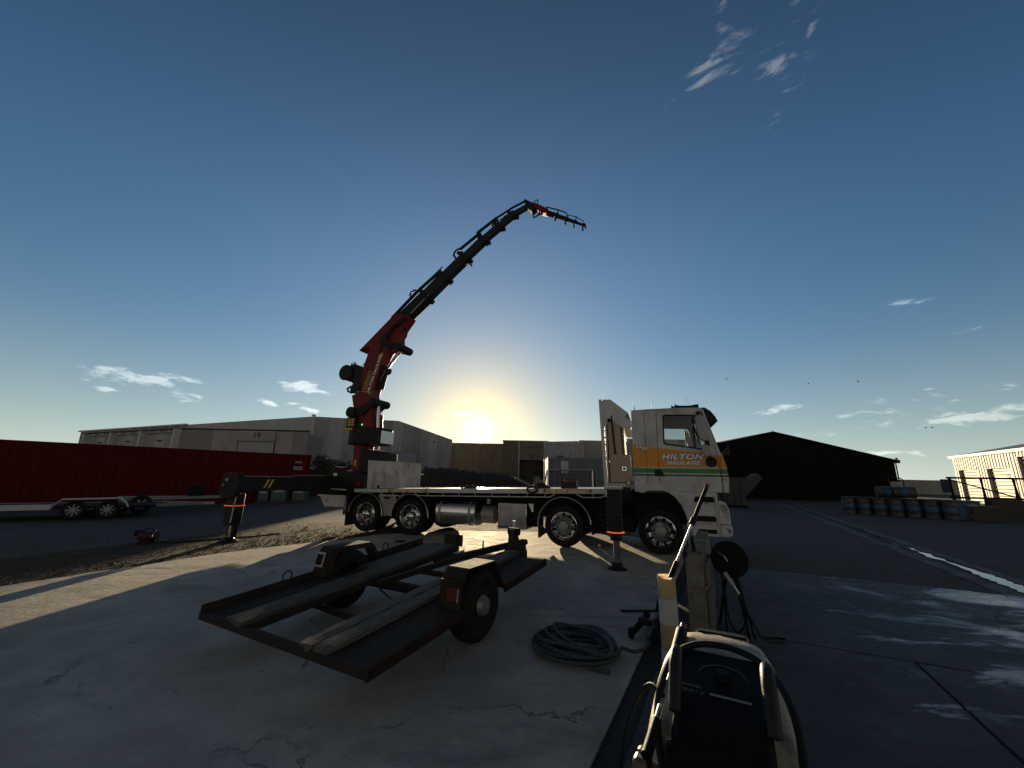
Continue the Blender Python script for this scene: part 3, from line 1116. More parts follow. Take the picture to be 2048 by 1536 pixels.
# ---------------------------------------------------------------- yard things
def container(name, label, L, loc, rz, m, H=2.6, W=2.44, marks=True):
    """long side faces -y, from x=0 to L"""
    t = thing(name, label, 'container', loc, rz)
    corrugated(.12, L - .12, .18, H - .12, .278, .04, .05).build('side_panel', m, t)
    corrugated(.12, L - .12, .18, H - .12, .278, -.04, W - .05).build('side_panel', m, t)
    MB().box(.02, L - .02, .03, W - .03, H - .06, H - .03).build('roof', m, t)
    MB().box(.03, .06, .1, W - .1, .15, H - .1).build('end_panel', m, t)
    dr = MB().box(L - .08, L - .04, .1, W - .1, .15, H - .1).build('end_door', m, t)
    for yy in (.5, .95, 1.5, 1.95):
        MB().cyl((L - .02, yy, .2), (L - .02, yy, H - .15), .02, 8).build('lock_bar', M_steel, dr)
    for x in (0, L - .12):
        for y in (0, W - .12):
            MB().box(x, x + .12, y, y + .12, 0, H).build('corner_post', m, t)
            for z in (-.003, H - .115):
                MB().box(x - .006, x + .14, y - .006, y + .14, z, z + .121).build('corner_casting', m, t)
    for y in (.0, W - .08):
        MB().box(.12, L - .12, y, y + .08, .03, .18).build('bottom_rail', m, t)
        MB().box(.12, L - .12, y + .01, y + .07, H - .12, H - .01).build('top_rail', m, t)
    return t


cr_ = container('shipping_container', 'long rust-red shipping container along left edge of the yard', 12.19, (-20.29, 15.1, -.03), math.atan2(7.967, 7.725), M_cont_red)
pl = MB().box(11.3, 11.75, -.0, .006, 1.72, 1.9).build('marking_plate', M_sign, cr_)
for k in range(4):
    MB().box(11.34 + k * .1, 11.41 + k * .1, -.003, -.0005, 1.77, 1.85).build('lettering', M_textdark, pl)
    MB().box(11.34 + k * .1, 11.41 + k * .1, -.003, .006, 2.1, 2.2).build('lettering', M_sign, cr_)
container('shipping_container', 'grey-blue shipping container with white notice behind the flat deck', 6.06, (1.93, 20.7, -.03), R(0), M_cont_blue)
nb = tag(MB().box(2.58, 2.98, 20.64, 20.66, 1.75, 2.38).build('notice_board', M_sign), 'white notice fixed on the grey-blue container', 'notice')

# mesh gate panel leaning in front of it
gt = thing('mesh_gate_panel', 'upright steel mesh gate panel standing in front of grey-blue container', 'gate panel', (1.58, 17.0, -.03), R(0))
fr = MB()
for p0, p1 in (((0, 0, 0), (0, 0, 1.89)), ((1.88, 0, 0), (1.88, 0, 1.89)), ((0, 0, 1.89), (1.88, 0, 1.89)), ((0, 0, .25), (1.88, 0, .25))):
    fr.cyl(p0, p1, .028, 8)
fr.build('frame', M_alu, gt)
for i in range(36):
    MB().cyl((.05 + i * .05, .01, .25), (.05 + i * .05, .01, 1.87), .007, 5).build('mesh_wire', M_chassis, gt)
MB().beam((-.02, .05, 1.85), (-.35, .6, 0), .05, .03).build('prop', M_alu, gt)
MB().beam((2.05, .1, 0), (2.0, .4, 1.9), .05, .05).build('prop', M_chassis, gt)


def leaves(n, cx, cy, cz, rx, ry, rz, size, seed, clumps=9):
    rnd = random.Random(seed)
    b = MB()
    cl_ = [(rnd.uniform(-.75, .75), rnd.uniform(-.75, .75), rnd.uniform(-.5, .8), rnd.uniform(.28, .55)) for _ in range(clumps)]
    for k in range(n):
        c = rnd.choice(cl_)
        d = Vector((rnd.gauss(0, 1), rnd.gauss(0, 1), rnd.gauss(0, 1))).normalized() * (rnd.random() ** .4) * c[3]
        p = Vector((cx + rx * (c[0] + d.x), cy + ry * (c[1] + d.y), cz + rz * (c[2] + d.z)))
        if p.z < .02:
            p.z = .02 + rnd.random() * .2
        a = Vector((rnd.gauss(0, 1), rnd.gauss(0, 1), rnd.gauss(0, .6))).normalized()
        q = a.orthogonal().normalized()
        s = size * rnd.uniform(.6, 1.4)
        b.add([p - a * s, p + q * s * .45, p + a * s, p - q * s * .45], [(0, 1, 2, 3)])
    return b


def shrub(name, label, loc, rx, ry, rz, n, size, seed, group=None, cat='shrub'):
    t = thing(name, label, cat, loc, 0, group)
    leaves(n, 0, 0, rz, rx, ry, rz, size, seed).build('foliage', M_leaf, t)
    st = MB()
    rnd = random.Random(seed)
    for k in range(7):
        st.tube([(0, 0, 0), (rnd.uniform(-.3, .3) * rx, rnd.uniform(-.3, .3) * ry, rz * .7), (rnd.uniform(-.7, .7) * rx, rnd.uniform(-.7, .7) * ry, rz * 1.5)], [.05 * rz, .03 * rz, .012 * rz], 5)
    st.build('stem', M_bark, t)
    return t


shrub('shrub', 'dark leafy shrub against the tall warehouse behind the outrigger beam', (-13.4, 30.5, -.03), 1.7, 1.2, 1.35, 2600, .11, 3)
shrub('shrub', 'low dark scrub left of the leafy shrub beside red container', (-15.9, 31.0, -.03), 1.9, 1.0, .85, 1800, .10, 5)
shrub('shrub', 'small bush showing above the grey-blue container roof', (4.1, 26.5, -.03), 1.3, 1.0, 1.42, 1500, .10, 8)

fn = thing('timber_fence', 'dark paling fence behind the outrigger beam, between container and crane', 'fence', (-15.4, 28.9, -.03), R(1))
for k in range(46):
    h_ = 1.84 + random.uniform(-.03, .03)
    MB().box(k * .15, k * .15 + .138, -.012 + (k % 2) * .006, .012, 0, h_).build('paling', M_fence, fn)
for z_ in (.35, 1.5):
    MB().box(0, 6.9, .014, .06, z_, z_ + .08).build('fence_rail', M_fence, fn)
for x_ in (0, 2.3, 4.6, 6.8):
    MB().box(x_, x_ + .1, .06, .16, 0, 1.8).build('fence_post', M_fence, fn)

# overgrown heap far behind the deck
hp = thing('earth_heap', 'long dark overgrown earth heap under warehouse 21', 'heap', (-4.8, 48, -.03), 0)
b = MB()
NX, NY = 60, 8
rnd = random.Random(4)
for j in range(NY + 1):
    for i in range(NX + 1):
        u_ = i / NX
        w_ = j / NY
        prof = 2.45 * min(1, u_ * 9) * (1 - .45 * max(0, (u_ - .3) / .7)) * min(1, (1 - u_) * 8)
        zz = prof * math.sin(math.pi * w_) ** .7 + (rnd.uniform(-.16, .16) if 0 < j < NY else 0)
        b.v.append((-7.0 + 14.5 * u_, -2.5 + 5 * w_, max(0, zz)))
for j in range(NY):
    for i in range(NX):
        a = j * (NX + 1) + i
        b.f.append((a, a + 1, a + NX + 2, a + NX + 1))
b.build('mound', M_heap, hp, smooth=True, angle=60)
lf = leaves(9000, 0, 0, 1.0, 7.3, 2.0, 1.05, .10, 12, clumps=70)
lf.build('weeds', M_leaf, hp)
bm_ = thing('scrap_beam', 'pale steel beam lying propped against the scrap behind the deck', 'beam', (.35, 30, 0), 0)
MB().beam((0, 0, 1.5), (1.65, .2, .75), .12, .16).build('flange', M_steel, bm_)
MB().beam((.35, .1, 0), (.35, .05, 1.3), .1, .1).build('trestle', M_chassis, bm_)
MB().beam((1.4, .2, 0), (1.4, .2, .86), .1, .1).build('trestle', M_chassis, bm_)
fk = thing('forklift', 'pale forklift parked in front of the number 21 doorway', 'forklift', (4.6, 62, -.03), R(20))
MB().box(-.9, .9, -.6, .6, .35, 1.3).build('body', M_tilt, fk, bevel=.06)
MB().box(-.9, -.3, -.6, .6, 1.3, 1.75).build('counterweight', M_tilt3, fk, bevel=.06)
ov = MB()
for x in (-.7, .6):
    for y in (-.52, .52):
        ov.beam((x, y, 1.2), (x * .8, y, 2.5), .07, .07)
ov.box(-.7, .6, -.58, .58, 2.48, 2.56)
ov.build('overhead_guard', M_chassis, fk)
for y in (-.35, .35):
    MB().box(.95, 1.08, y - .05, y + .05, .1, 2.9).build('mast_rail', M_chassis, fk)
    MB().box(1.08, 2.1, y - .06, y + .06, .12, .17).build('fork', M_chassis, fk)
for x in (-.6, .65):
    for y in (-.62, .62):
        MB().cyl((x, y - .1, .34), (x, y + .1, .34), .34, 18).build('wheel', M_rubber, fk)

# teal bins behind the truck's tail
for k, (x, y, w, h, lab) in enumerate(((-13.05, 22.0, .55, .86, 'teal plastic bin nearest the red container, left of the outrigger'), (-12.3, 22.1, .8, .97, 'larger teal bin with pale label between two others'), (-11.45, 22.5, .7, .9, 'teal bin on a pallet at the end of the red container'))):
    t = thing('storage_bin', lab, 'bin', (x, y, -.03), R(8), 'teal bins beside the red container')
    MB().prism([(-w / 2 + .04, .1), (w / 2 - .04, .1), (w / 2, h), (-w / 2, h)], -.35, .35, 'y').build('body', M_teal, t, bevel=.02)
    MB().box(-w / 2 - .03, w / 2 + .03, -.38, .38, h, h + .05).build('lid', M_teal, t, bevel=.01)
    MB().box(-w * .3, w * .3, -.362, -.352, h * .55, h * .66).build('sticker', M_sign, t)
    MB().box(-w / 2 - .05, w / 2 + .05, -.38, .38, 0, .1).build('skid', M_timber, t)


# tandem trailer left
def small_wheel(name, parent, c, r, w, mrim, spokes=8, sgn=-1):
    """axle along y, outer face at c.y"""
    cx, cy, cz = c
    whl = MB().lathe([(r * .62, .0), (r * .66, sgn * .012), (r * .9, sgn * .02), (r * .985, -sgn * .02), (r, -sgn * w * .3), (r, -sgn * w * .7), (r * .97, -sgn * w), (r * .62, -sgn * w)], c, 'y', 28).build(name, M_rubber, parent, smooth=True)
    rim = MB()
    rim.lathe([(r * .63, sgn * .002), (r * .60, -sgn * .015), (r * .55, -sgn * .05), (r * .53, -sgn * w * .8)], c, 'y', 28)
    rim.cyl((cx, cy + sgn * .004, cz), (cx, cy - sgn * .05, cz), r * .17, 14)
    for k in range(spokes):
        a = 2 * math.pi * k / spokes
        d = Vector((math.cos(a), 0, math.sin(a)))
        p0 = Vector(c) + d * r * .12 - Vector((0, sgn * .02, 0))
        p1 = Vector(c) + d * r * .6 - Vector((0, sgn * .03, 0))
        rim.beam(p0, p1, r * .13, .03, up=(0, 1, 0))
    rim.build('rim', mrim, whl, smooth=True)
    return whl


lt = thing('tandem_trailer', 'low white-railed tandem trailer parked beside the red container', 'trailer', (-13.53, 12.93, -.03), math.atan2(.44, .62))
MB().box(-4.6, -.50, -.1, .0, .30, .46).build('side_rail', M_white, lt, bevel=.01)
MB().box(-4.6, 1.9, 1.7, 1.8, .30, .42).build('side_rail', M_steel, lt, bevel=.01)
MB().box(-4.6, 1.9, 0, 1.7, .34, .40).build('deck', M_chassis, lt)
pr = [(-.50, .30), (-.42, .45), (-.28, .60), (1.02, .62), (1.16, .48), (1.24, .34)]
gd2 = MB()
for a, b_ in zip(pr, pr[1:]):
    gd2.add([(p[0], yy, p[1] + dz) for dz in (0, .035) for yy in (-.28, -.02) for p in (a, b_)], [(0, 1, 3, 2), (4, 6, 7, 5), (0, 4, 5, 1), (2, 3, 7, 6)])
gd2.build('mudguard', M_white, lt)
for x in (0, .76):
    small_wheel('wheel', lt, (x, -.22, .285), .285, .2, M_steel)
    small_wheel('wheel', lt, (x, 1.98, .285), .285, .2, M_steel, sgn=1)
dbar = MB().beam((1.9, .1, .38), (3.1, .85, .38), .07, .1).beam((1.9, 1.7, .38), (3.1, .85, .38), .07, .1).beam((3.1, .85, .38), (3.5, .85, .38), .08, .1)
dbar.build('drawbar', M_steel, lt)
MB().cyl((3.5, .85, .38), (3.62, .85, .38), .05, 10).build('coupling', M_chassis, lt)
MB().cyl((-4.3, .85, 0), (-4.3, .85, .34), .04, 8).build('stand', M_chassis, lt)

lt2 = thing('skeletal_trailer', 'dark skeletal trailer with jockey wheel tucked along the red container', 'trailer', (-13.6, 16.9, -.03), math.atan2(.72, .70))
MB().beam((-1.8, 0, .5), (1.4, -.5, .5), .08, .1).beam((-1.8, -1.3, .5), (1.4, -.6, .5), .08, .1).beam((1.3, -.55, .5), (2.0, -.55, .5), .09, .1).build('frame', M_steel, lt2)
MB().box(.2, .7, -.8, -.4, .55, .95).build('winch_box', M_chassis, lt2)
MB().cyl((1.75, -.63, .18), (1.75, -.63, .98), .03, 8).build('jockey_stem', M_alu, lt2)
small_wheel('jockey_wheel', lt2, (1.75, -.66, .12), .12, .07, M_steel, 5)
for y_, sg in ((.12, 1), (-1.5, -1)):
    small_wheel('wheel', lt2, (-1.2, y_, .32), .32, .2, M_steel, 6, sgn=sg)

# red blower lying on the grit
cp = thing('red_blower', 'small dark red blower with silver strips on the grit beside its lead', 'blower', (-7.72, 9.02, -.02), R(10))
bd = MB().lathe([(0, -.16), (.09, -.16), (.105, -.13), (.105, .12), (.085, .16), (0, .16)], (0, 0, .15), 'x', 20).build('barrel', M_maroon, cp, smooth=True)
MB().lathe([(.107, .125), (.107, .145)], (0, 0, .15), 'x', 20).build('end_band', M_chrome, cp)
MB().box(-.25, -.12, -.06, .06, .16, .27).build('motor_head', M_plastic, cp, bevel=.01)
for z_ in (.06, .13, .19):
    MB().box(-.1, .06, -.112, -.104, z_ - .008, z_ + .008).build('silver_strip', M_chrome, cp)
MB().box(-.17, .13, -.09, -.05, .0, .03).box(-.17, .13, .05, .09, 0, .03).box(-.1, -.07, -.09, .09, .03, .06).box(.05, .08, -.09, .09, .03, .06).build('foot', M_black, cp)
MB().tube([(-.12, 0, .26), (-.06, 0, .3), (.06, 0, .3), (.1, 0, .25)], .012, 6).build('handle', M_black, cp)
tag(MB().tube([(-7.5, 9.1, -.01), (-7.2, 9.2, -.01), (-6.9, 9.5, -.01), (-6.6, 9.9, -.01), (-6.2, 10.2, -.01), (-5.9, 10.8, -.012)], .012, 6).build('power_lead', M_hosedk), 'thin black lead running from the red blower across the grit', 'cable')

# skip and tilted chute
sk = thing('skip_bin', 'dark grey steel skip standing past the truck bumper', 'skip', (13.5, 25.3, -.03), R(-6))
MB().prism([(-.2, .15), (1.0, .15), (1.15, 1.75), (-.3, 1.75)], 0, 1.6, 'y').build('body', M_skip, sk)
for x in (.0, .4, .8):
    MB().box(x - .04, x + .04, -.06, 0, .15, 1.7).build('rib', M_skip, sk)
MB().box(-.35, 1.2, -.08, 1.68, 1.7, 1.8).build('rim', M_skip, sk)
MB().box(-.25, 1.1, -.02, .1, -.0, .15).box(-.25, 1.1, 1.4, 1.52, 0, .15).build('skid', M_chassis, sk)
ch = thing('tilted_chute', 'pale tilted board leaning up from the skip toward black shed', 'chute', (14.95, 25.6, -.03), R(-6))
MB().beam((-.35, .5, .75), (.85, .5, 1.95), .9, .42, up=(0, 0, 1)).build('chute', M_skip, ch)
MB().beam((.15, .5, 0), (.15, .5, 1.1), .08, .08).beam((-.3, .5, 0), (-.3, .5, .7), .08, .08).build('stand', M_chassis, ch)

# blue banded drums
dr = thing('steel_drum', 'drum', 'drum', (18.3, 22.5, -.03), 0, 'blue banded drums in a row')
MB().lathe([(0, 0), (.285, 0), (.295, .02), (.285, .04), (.285, .28), (.297, .295), (.285, .31), (.285, .56), (.297, .575), (.285, .59), (.285, .84), (.295, .86), (.285, .88), (.27, .87), (0, .865)], (0, 0, 0), 'z', 22).build('shell', M_drum, dr, smooth=True, angle=50)
MB().lathe([(.2875, .36), (.2885, .37), (.2885, .53), (.2875, .54)], (0, 0, 0), 'z', 22).build('band', M_drumblue, dr, smooth=True)
MB().cyl((.15, 0, .86), (.15, 0, .89), .03, 8).build('bung', M_black, dr)
spots = [(18.45, 22.35), (18.95, 21.95), (19.35, 21.45), (19.72, 20.95), (20.15, 20.5), (20.55, 20.02), (20.95, 19.55)]
words = ['first from the black shed end', 'second from the black shed end', 'third from the black shed end', 'fourth from the black shed end, mid row', 'fifth from the black shed end', 'sixth, last but one before the pallets', 'darkest, nearest the pallets']
drums = []
for k, (x, y) in enumerate(spots):
    o = dr if k == 0 else copy_tree(dr)
    o.location = (x, y, -.03)
    o.rotation_euler = (0, 0, random.random() * 6.28)
    o['label'] = 'blue banded steel drum in the front row, ' + words[k]
for k, (x, y) in enumerate(((18.9, 22.75), (19.4, 22.3), (19.85, 21.8), (20.3, 21.3), (20.75, 20.8), (21.2, 20.35))):
    o = copy_tree(dr)
    o.location = (x, y, -.03)
    o.rotation_euler = (0, 0, random.random() * 6.28)
    o['label'] = 'steel drum in the back row, number %s from the black shed end' % ('one', 'two', 'three', 'four', 'five', 'six')[k]
    o['group'] = 'blue banded drums in the back row'
for k, (x, y, lab) in enumerate(((20.05, 21.7, 'left steel drum of the pair lying on top of the rows'), (20.45, 21.2, 'right steel drum of the pair lying on top of the rows'))):
    o = copy_tree(dr)
    o.location = (x, y, .85 + .30)
    o.rotation_euler = (R(90), 0, R(62))
    ex = Vector((math.sin(R(62)), -math.cos(R(62)), 0))
    o.location = Vector((x, y, 1.145)) - ex * .42
    o['label'] = lab
    o['group'] = 'drums lying on the drum rows'

# steel rack with A braces and pallets at the right edge
rk = thing('braced_rack', 'dark steel A-braced rack frame at right edge before cream shed', 'rack', (23.75, 22.0, -.03), R(-18))
MB().beam((0, 0, 1.98), (6.2, 0, 1.98), .08, .1).build('top_rail', M_chassis, rk)
MB().beam((0, 0, .95), (6.2, 0, .95), .08, .1).build('mid_rail', M_chassis, rk)
for x in (0, 1.3, 2.6, 3.9, 5.2):
    MB().beam((x + .1, 0, 1.98), (x, -.35, 0), .07, .07).build('leg', M_chassis, rk)
    MB().beam((x + .15, 0, 1.98), (x + .35, .5, 0), .07, .07).build('leg', M_chassis, rk)
MB().beam((.05, -.02, 1.9), (2.9, -.02, .95), .06, .06).build('brace', M_chassis, rk)
MB().tube([(2.6, 0, 2.03), (2.52, 0, 2.1), (2.6, 0, 2.18), (2.68, 0, 2.1)], .02, 6, closed=True).build('lifting_eye', M_chassis, rk)
MB().box(0, .05, -.05, .55, 1.2, 1.9).build('end_board', M_skip, rk)


def pallet(label, loc, rz, n=1):
    t = thing('timber_pallet', label, 'pallet', loc, rz, 'pallets by the drums')
    for k in range(7):
        MB().box(-.55, .55, -.55 + k * .165, -.55 + k * .165 + .1, .11, .13).build('top_board', M_timber2, t)
    for y in (-.55, -.05, .45):
        MB().box(-.55, .55, y, y + .1, .02, .11).build('bearer', M_timber, t)
    for y in (-.5, 0, .42):
        MB().box(-.55, .55, y, y + .1, 0, .02).build('bottom_board', M_timber, t)
    return t


for k in range(5):
    pallet('worn timber pallet, %s of the low stack at right of the drums' % ('lowest', 'second', 'middle', 'fourth', 'topmost')[k], (22.2 + random.uniform(-.06, .06), 19.2, -.03 + k * .132), R(-40 + random.uniform(-4, 4)))
for k in range(7):
    pallet('pale timber pallet, number %s up the tall stack behind the rack' % ('one', 'two', 'three', 'four', 'five', 'six', 'seven')[k], (24.9 + random.uniform(-.05, .05), 20.6, -.03 + k * .132), R(-38 + random.uniform(-4, 4)))
bxo = thing('blue_crate', 'dark blue plastic crate with pale label beyond the last drum', 'crate', (21.75, 19.7, -.03), R(-35))
MB().prism([(-.42, 0), (.42, 0), (.5, .82), (-.5, .82)], -.4, .4, 'y').build('body', M_drumblue, bxo, bevel=.02)
MB().box(-.54, .54, -.46, .46, .82, .88).build('rim', M_drumblue, bxo, bevel=.01)
MB().box(.05, .4, -.412, -.402, .5, .7).build('sticker', M_sign, bxo)
sg = thing('yard_sign', 'grey notice sign in a bent pipe frame beside the black shed', 'sign', (22.45, 24.0, -.03), R(-5))
MB().tube([(0, 0, 0), (0, 0, 2.0), (.05, 0, 2.05), (.72, 0, 1.9), (.78, 0, 1.84), (.78, 0, 0)], .03, 8).build('pipe_frame', M_black, sg)
MB().box(.05, .72, -.02, .0, 1.33, 1.72).build('board', M_sign, sg)
for k in range(3):
    MB().box(.1, .66 - k * .1, -.024, -.0201, 1.42 + k * .09, 1.45 + k * .09).build('lettering', M_drumblue if k == 2 else M_textdark, sg)

# birds
for nm, x, y, z, rz, lab in (('a', 26.4, 47, 13.8, .3, 'tiny dark bird flying above the truck cab mirror'), ('b', 41, 53, 14.9, 1.2, 'tiny bird flying left of its neighbour above black shed'), ('c', 48, 53, 15.4, 1.0, 'tiny bird flying high above the right end of black shed'),
                             ('d', 56.5, 53.5, 9.2, 1.1, 'left tiny bird of the low pair before the cream shed'), ('e', 57.4, 53.5, 9.25, .8, 'right tiny bird of the low pair before the cream shed')):
    t = thing('bird', lab, 'bird', (x, y, z), rz, 'birds in the evening sky')
    t.scale = (.75, .75, .75)
    MB().lathe([(0, -.2), (.05, -.1), (.07, 0), (.04, .14), (0, .24)], (0, 0, 0), 'y', 8).build('body', M_black, t)
    for s_ in (-1, 1):
        MB().add([(0, -.08, .02), (s_ * .25, -.02, .10), (s_ * .5, .06, .03), (s_ * .25, .1, .09), (0, .1, .02), (s_ * .25, .03, .075)], [(0, 1, 3, 4), (1, 2, 3), (0, 5, 4), (0, 1, 5), (4, 3, 5)]).build('wing', M_black, t)

# ---------------------------------------------------------------- crane truck
tr = thing('crane_truck', 'white orange and green flatbed truck with raised red loader crane', 'truck', (-3.399, 12.393, 0), math.atan2(-.3367, .9416))
NS, FS = -1.2, 1.2            # near and far side


def zd(x):
    return 1.113 + .0279 * x  # deck level, jacked up at the front


# paint with stripes measured along the cab
def cab_paint():
    m = bpy.data.materials.new('cab_paint')
    m.use_nodes = True
    nt = m.node_tree
    L = nt.links.new
    bs = nt.nodes['Principled BSDF']
    bs.inputs['Roughness'].default_value = .3
    bs.inputs['Specular IOR Level'].default_value = .35
    tcn = nt.nodes.new('ShaderNodeTexCoord')
    sp = nt.nodes.new('ShaderNodeSeparateXYZ')
    L(tcn.outputs['Object'], sp.inputs[0])

    def mth(op, a, b):
        n = nt.nodes.new('ShaderNodeMath')
        n.operation = op
        for k, v in enumerate((a, b)):
            if isinstance(v, (int, float)):
                n.inputs[k].default_value = v
            else:
                L(v, n.inputs[k])
        return n.outputs[0]
    nzn = nt.nodes.new('ShaderNodeTexNoise')
    nzn.inputs['Scale'].default_value = 3.0
    nzn.inputs['Detail'].default_value = 8
    L(tcn.outputs['Object'], nzn.inputs['Vector'])
    mixn = nt.nodes.new('ShaderNodeMix')
    mixn.data_type = 'RGBA'
    mr_ = nt.nodes.new('ShaderNodeMapRange')
    mr_.inputs['From Min'].default_value = .45
    mr_.inputs['From Max'].default_value = .75
    L(nzn.outputs['Fac'], mr_.inputs['Value'])
    L(mr_.outputs[0], mixn.inputs[0])
    mixn.inputs[6].default_value = (.47, .47, .46, 1)
    mixn.inputs[7].default_value = (.33, .31, .275, 1)
    c = mixn.outputs[2]
    z = sp.outputs[2]
    slant = mth('ADD', z, mth('MULTIPLY', mth('SUBTRACT', sp.outputs[0], 6.91), .135))

    def band(cin, v, lo, hi, col, v2=None):
        f = mth('MULTIPLY', mth('GREATER_THAN', v, lo), mth('LESS_THAN', v2 if v2 is not None else v, hi))
        n = nt.nodes.new('ShaderNodeMix')
        n.data_type = 'RGBA'
        L(f, n.inputs[0])
        L(cin, n.inputs[6])
        n.inputs[7].default_value = (*col, 1)
        return n.outputs[2]
    c = band(c, z, 1.785, 2.274, (.62, .25, .003), slant)
    c = band(c, z, 1.66, 1.755, (.02, .20, .012))
    c = band(c, z, 1.595, 1.632, (.012, .06, .02))
    L(c, bs.inputs['Base Color'])
    return m


M_cab = cab_paint()
M_inner = mat('cab_lining', (.05, .05, .05), .8, var=.2)

# chassis
for y in (-.42, .34):
    MB().prism([(-1.2, .74), (8.5, .80), (8.5, 1.02), (-1.2, .98)], y, y + .08, 'y').build('chassis_rail', M_chassis, tr)
for x in (-.6, .69, 2.6, 4.2, 5.38, 6.6, 7.42):
    MB().box(x - .06, x + .06, -.36, .36, .78, .95).build('cross_member', M_chassis, tr)
MB().box(7.0, 8.5, -.5, .5, .55, 1.22).build('engine', M_chassis, tr, bevel=.04)
for y in (-.86, .84):
    MB().box(6.92, 8.02, y, y + .02, .62, 1.26).build('arch_liner', M_chassis, tr)
MB().box(6.92, 8.02, -1.16, 1.16, 1.215, 1.238).build('cab_underside', M_chassis, tr)
AX = (-.14, 1.27, 5.36, 7.42)
for i, x in enumerate(AX):
    MB().cyl((x, -1.0, .455), (x, 1.0, .455), .07 if i > 1 else .11, 12).build('axle', M_chassis, tr)
for x in AX[:2]:
    MB().lathe([(0, -.25), (.2, -.15), (.24, 0), (.2, .15), (0, .25)], (x, 0, .47), 'x', 16).build('differential', M_chassis, tr, smooth=True)
    for y in (-.55, .55):
        MB().box(x - .5, x + .5, y - .05, y + .05, .62, .72).build('leaf_spring', M_chassis, tr)
MB().prism([(-.55, .96), (6.28, 1.0), (6.28, zd(6.28) - .06), (-.55, zd(-.55) - .06)], -.5, .5, 'y').build('subframe', M_chassis, tr)
MB().cyl((1.27, 0, .62), (6.0, 0, .80), .06, 10).build('propshaft', M_chassis, tr)

# wheels (outer face at y=0, axle along y)
TYRE = [(.295, .03), (.302, -.002), (.33, -.02), (.395, -.03), (.43, -.018), (.448, .012), (.455, .05), (.455, .06), (.447, .062), (.447, .072), (.455, .074), (.456, .125), (.448, .127), (.448, .137),
        (.456, .139), (.455, .19), (.447, .192), (.447, .202), (.455, .204), (.448, .25), (.43, .275), (.395, .285), (.33, .275), (.295, .23)]


def nuts(b, r, n, y, rad=.014, h=.03, cx=0, cz=0):
    for k in range(n):
        a = 2 * math.pi * k / n + .15
        b.cyl((cx + r * math.cos(a), y, cz + r * math.sin(a)), (cx + r * math.cos(a), y - h, cz + r * math.sin(a)), rad, 8, rad * .7)
    return b


def front_wheel():
    w = MB().lathe([(.296, .005), (.302, -.012), (.292, -.014), (.284, .0), (.272, .045), (.262, .055)], (0, 0, 0), 'y', 40).build('wheel', M_chrome, tr, smooth=True)
    MB().lathe(TYRE, (0, 0, 0), 'y', 44).build('tyre', M_rubber, w, smooth=True, angle=60)
    # cover with hand holes
    d = MB()
    d.lathe([(.205, .005), (.19, -.045), (.175, -.06), (.11, -.062)], (0, 0, 0), 'y', 40)
    n = 10
    for k in range(n):
        a0, a1 = 2 * math.pi * (k + .18) / n, 2 * math.pi * (k + .82) / n
        vs = []
        for r_, y_ in ((.205, .005), (.262, .055)):
            for q in range(5):
                a = a0 + (a1 - a0) * q / 4
                vs.append((r_ * math.cos(a), y_, r_ * math.sin(a)))
        d.add(vs, [(q, q + 1, 6 + q, 5 + q) for q in range(4)])
    d.build('wheel_disc', M_chrome, w, smooth=True)
    MB().lathe([(.11, -.058), (.108, -.085), (.09, -.092), (0, -.094)], (0, 0, 0), 'y', 30).build('hub_cap', M_steel, w, smooth=True)
    nuts(MB(), .155, 10, -.06).build('wheel_nuts', M_chrome, w, smooth=True)
    MB().lathe([(0, .08), (.255, .07)], (0, 0, 0), 'y', 24).build('brake_drum', M_chassis, w)
    return w


def rear_wheel():
    w = MB().lathe([(.296, .005), (.304, -.012), (.294, -.016), (.284, .0), (.268, .03), (.262, .10), (.25, .15), (.235, .165)], (0, 0, 0), 'y', 40).build('wheel', M_chrome, tr, smooth=True)
    MB().lathe(TYRE, (0, 0, 0), 'y', 44).build('tyre', M_rubber, w, smooth=True, angle=60)
    MB().lathe(TYRE, (0, .31, 0), 'y', 44).build('tyre', M_rubber, w, smooth=True, angle=60)
    d = MB()
    d.lathe([(.17, .155), (.165, .14), (.12, .13)], (0, 0, 0), 'y', 36)
    n = 8
    for k in range(n):
        a0, a1 = 2 * math.pi * (k + .2) / n, 2 * math.pi * (k + .8) / n
        vs = []
        for r_ in (.17, .236):
            for q in range(4):
                a = a0 + (a1 - a0) * q / 3
                vs.append((r_ * math.cos(a), .158, r_ * math.sin(a)))
        d.add(vs, [(q, q + 1, 5 + q, 4 + q) for q in range(3)])
    d.build('wheel_disc', M_chrome, w, smooth=True)
    MB().lathe([(.12, .13), (.115, .03), (.10, .0), (.06, -.02), (0, -.025)], (0, 0, 0), 'y', 30).build('hub_cap', M_chrome, w, smooth=True)
    nuts(MB(), .145, 10, .135).build('wheel_nuts', M_chrome, w, smooth=True)
    MB().lathe([(0, .17), (.235, .17)], (0, 0, 0), 'y', 24).build('brake_drum', M_chassis, w)
    return w


fw, rw = front_wheel(), rear_wheel()
fw.location = (AX[3], NS, .455)
rw.location = (AX[0], NS + .02, .455)
for src, x, y, rz in ((fw, AX[2], NS, 0), (fw, AX[3], FS, math.pi), (fw, AX[2], FS, math.pi), (rw, AX[1], NS + .02, 0), (rw, AX[0], FS - .02, math.pi), (rw, AX[1], FS - .02, math.pi)):
    c = copy_tree(src, tr)
    c.location = (x, y, .455)
    c.rotation_euler = (0, random.random() * 2, rz) if rz == 0 else (0, 0, rz)

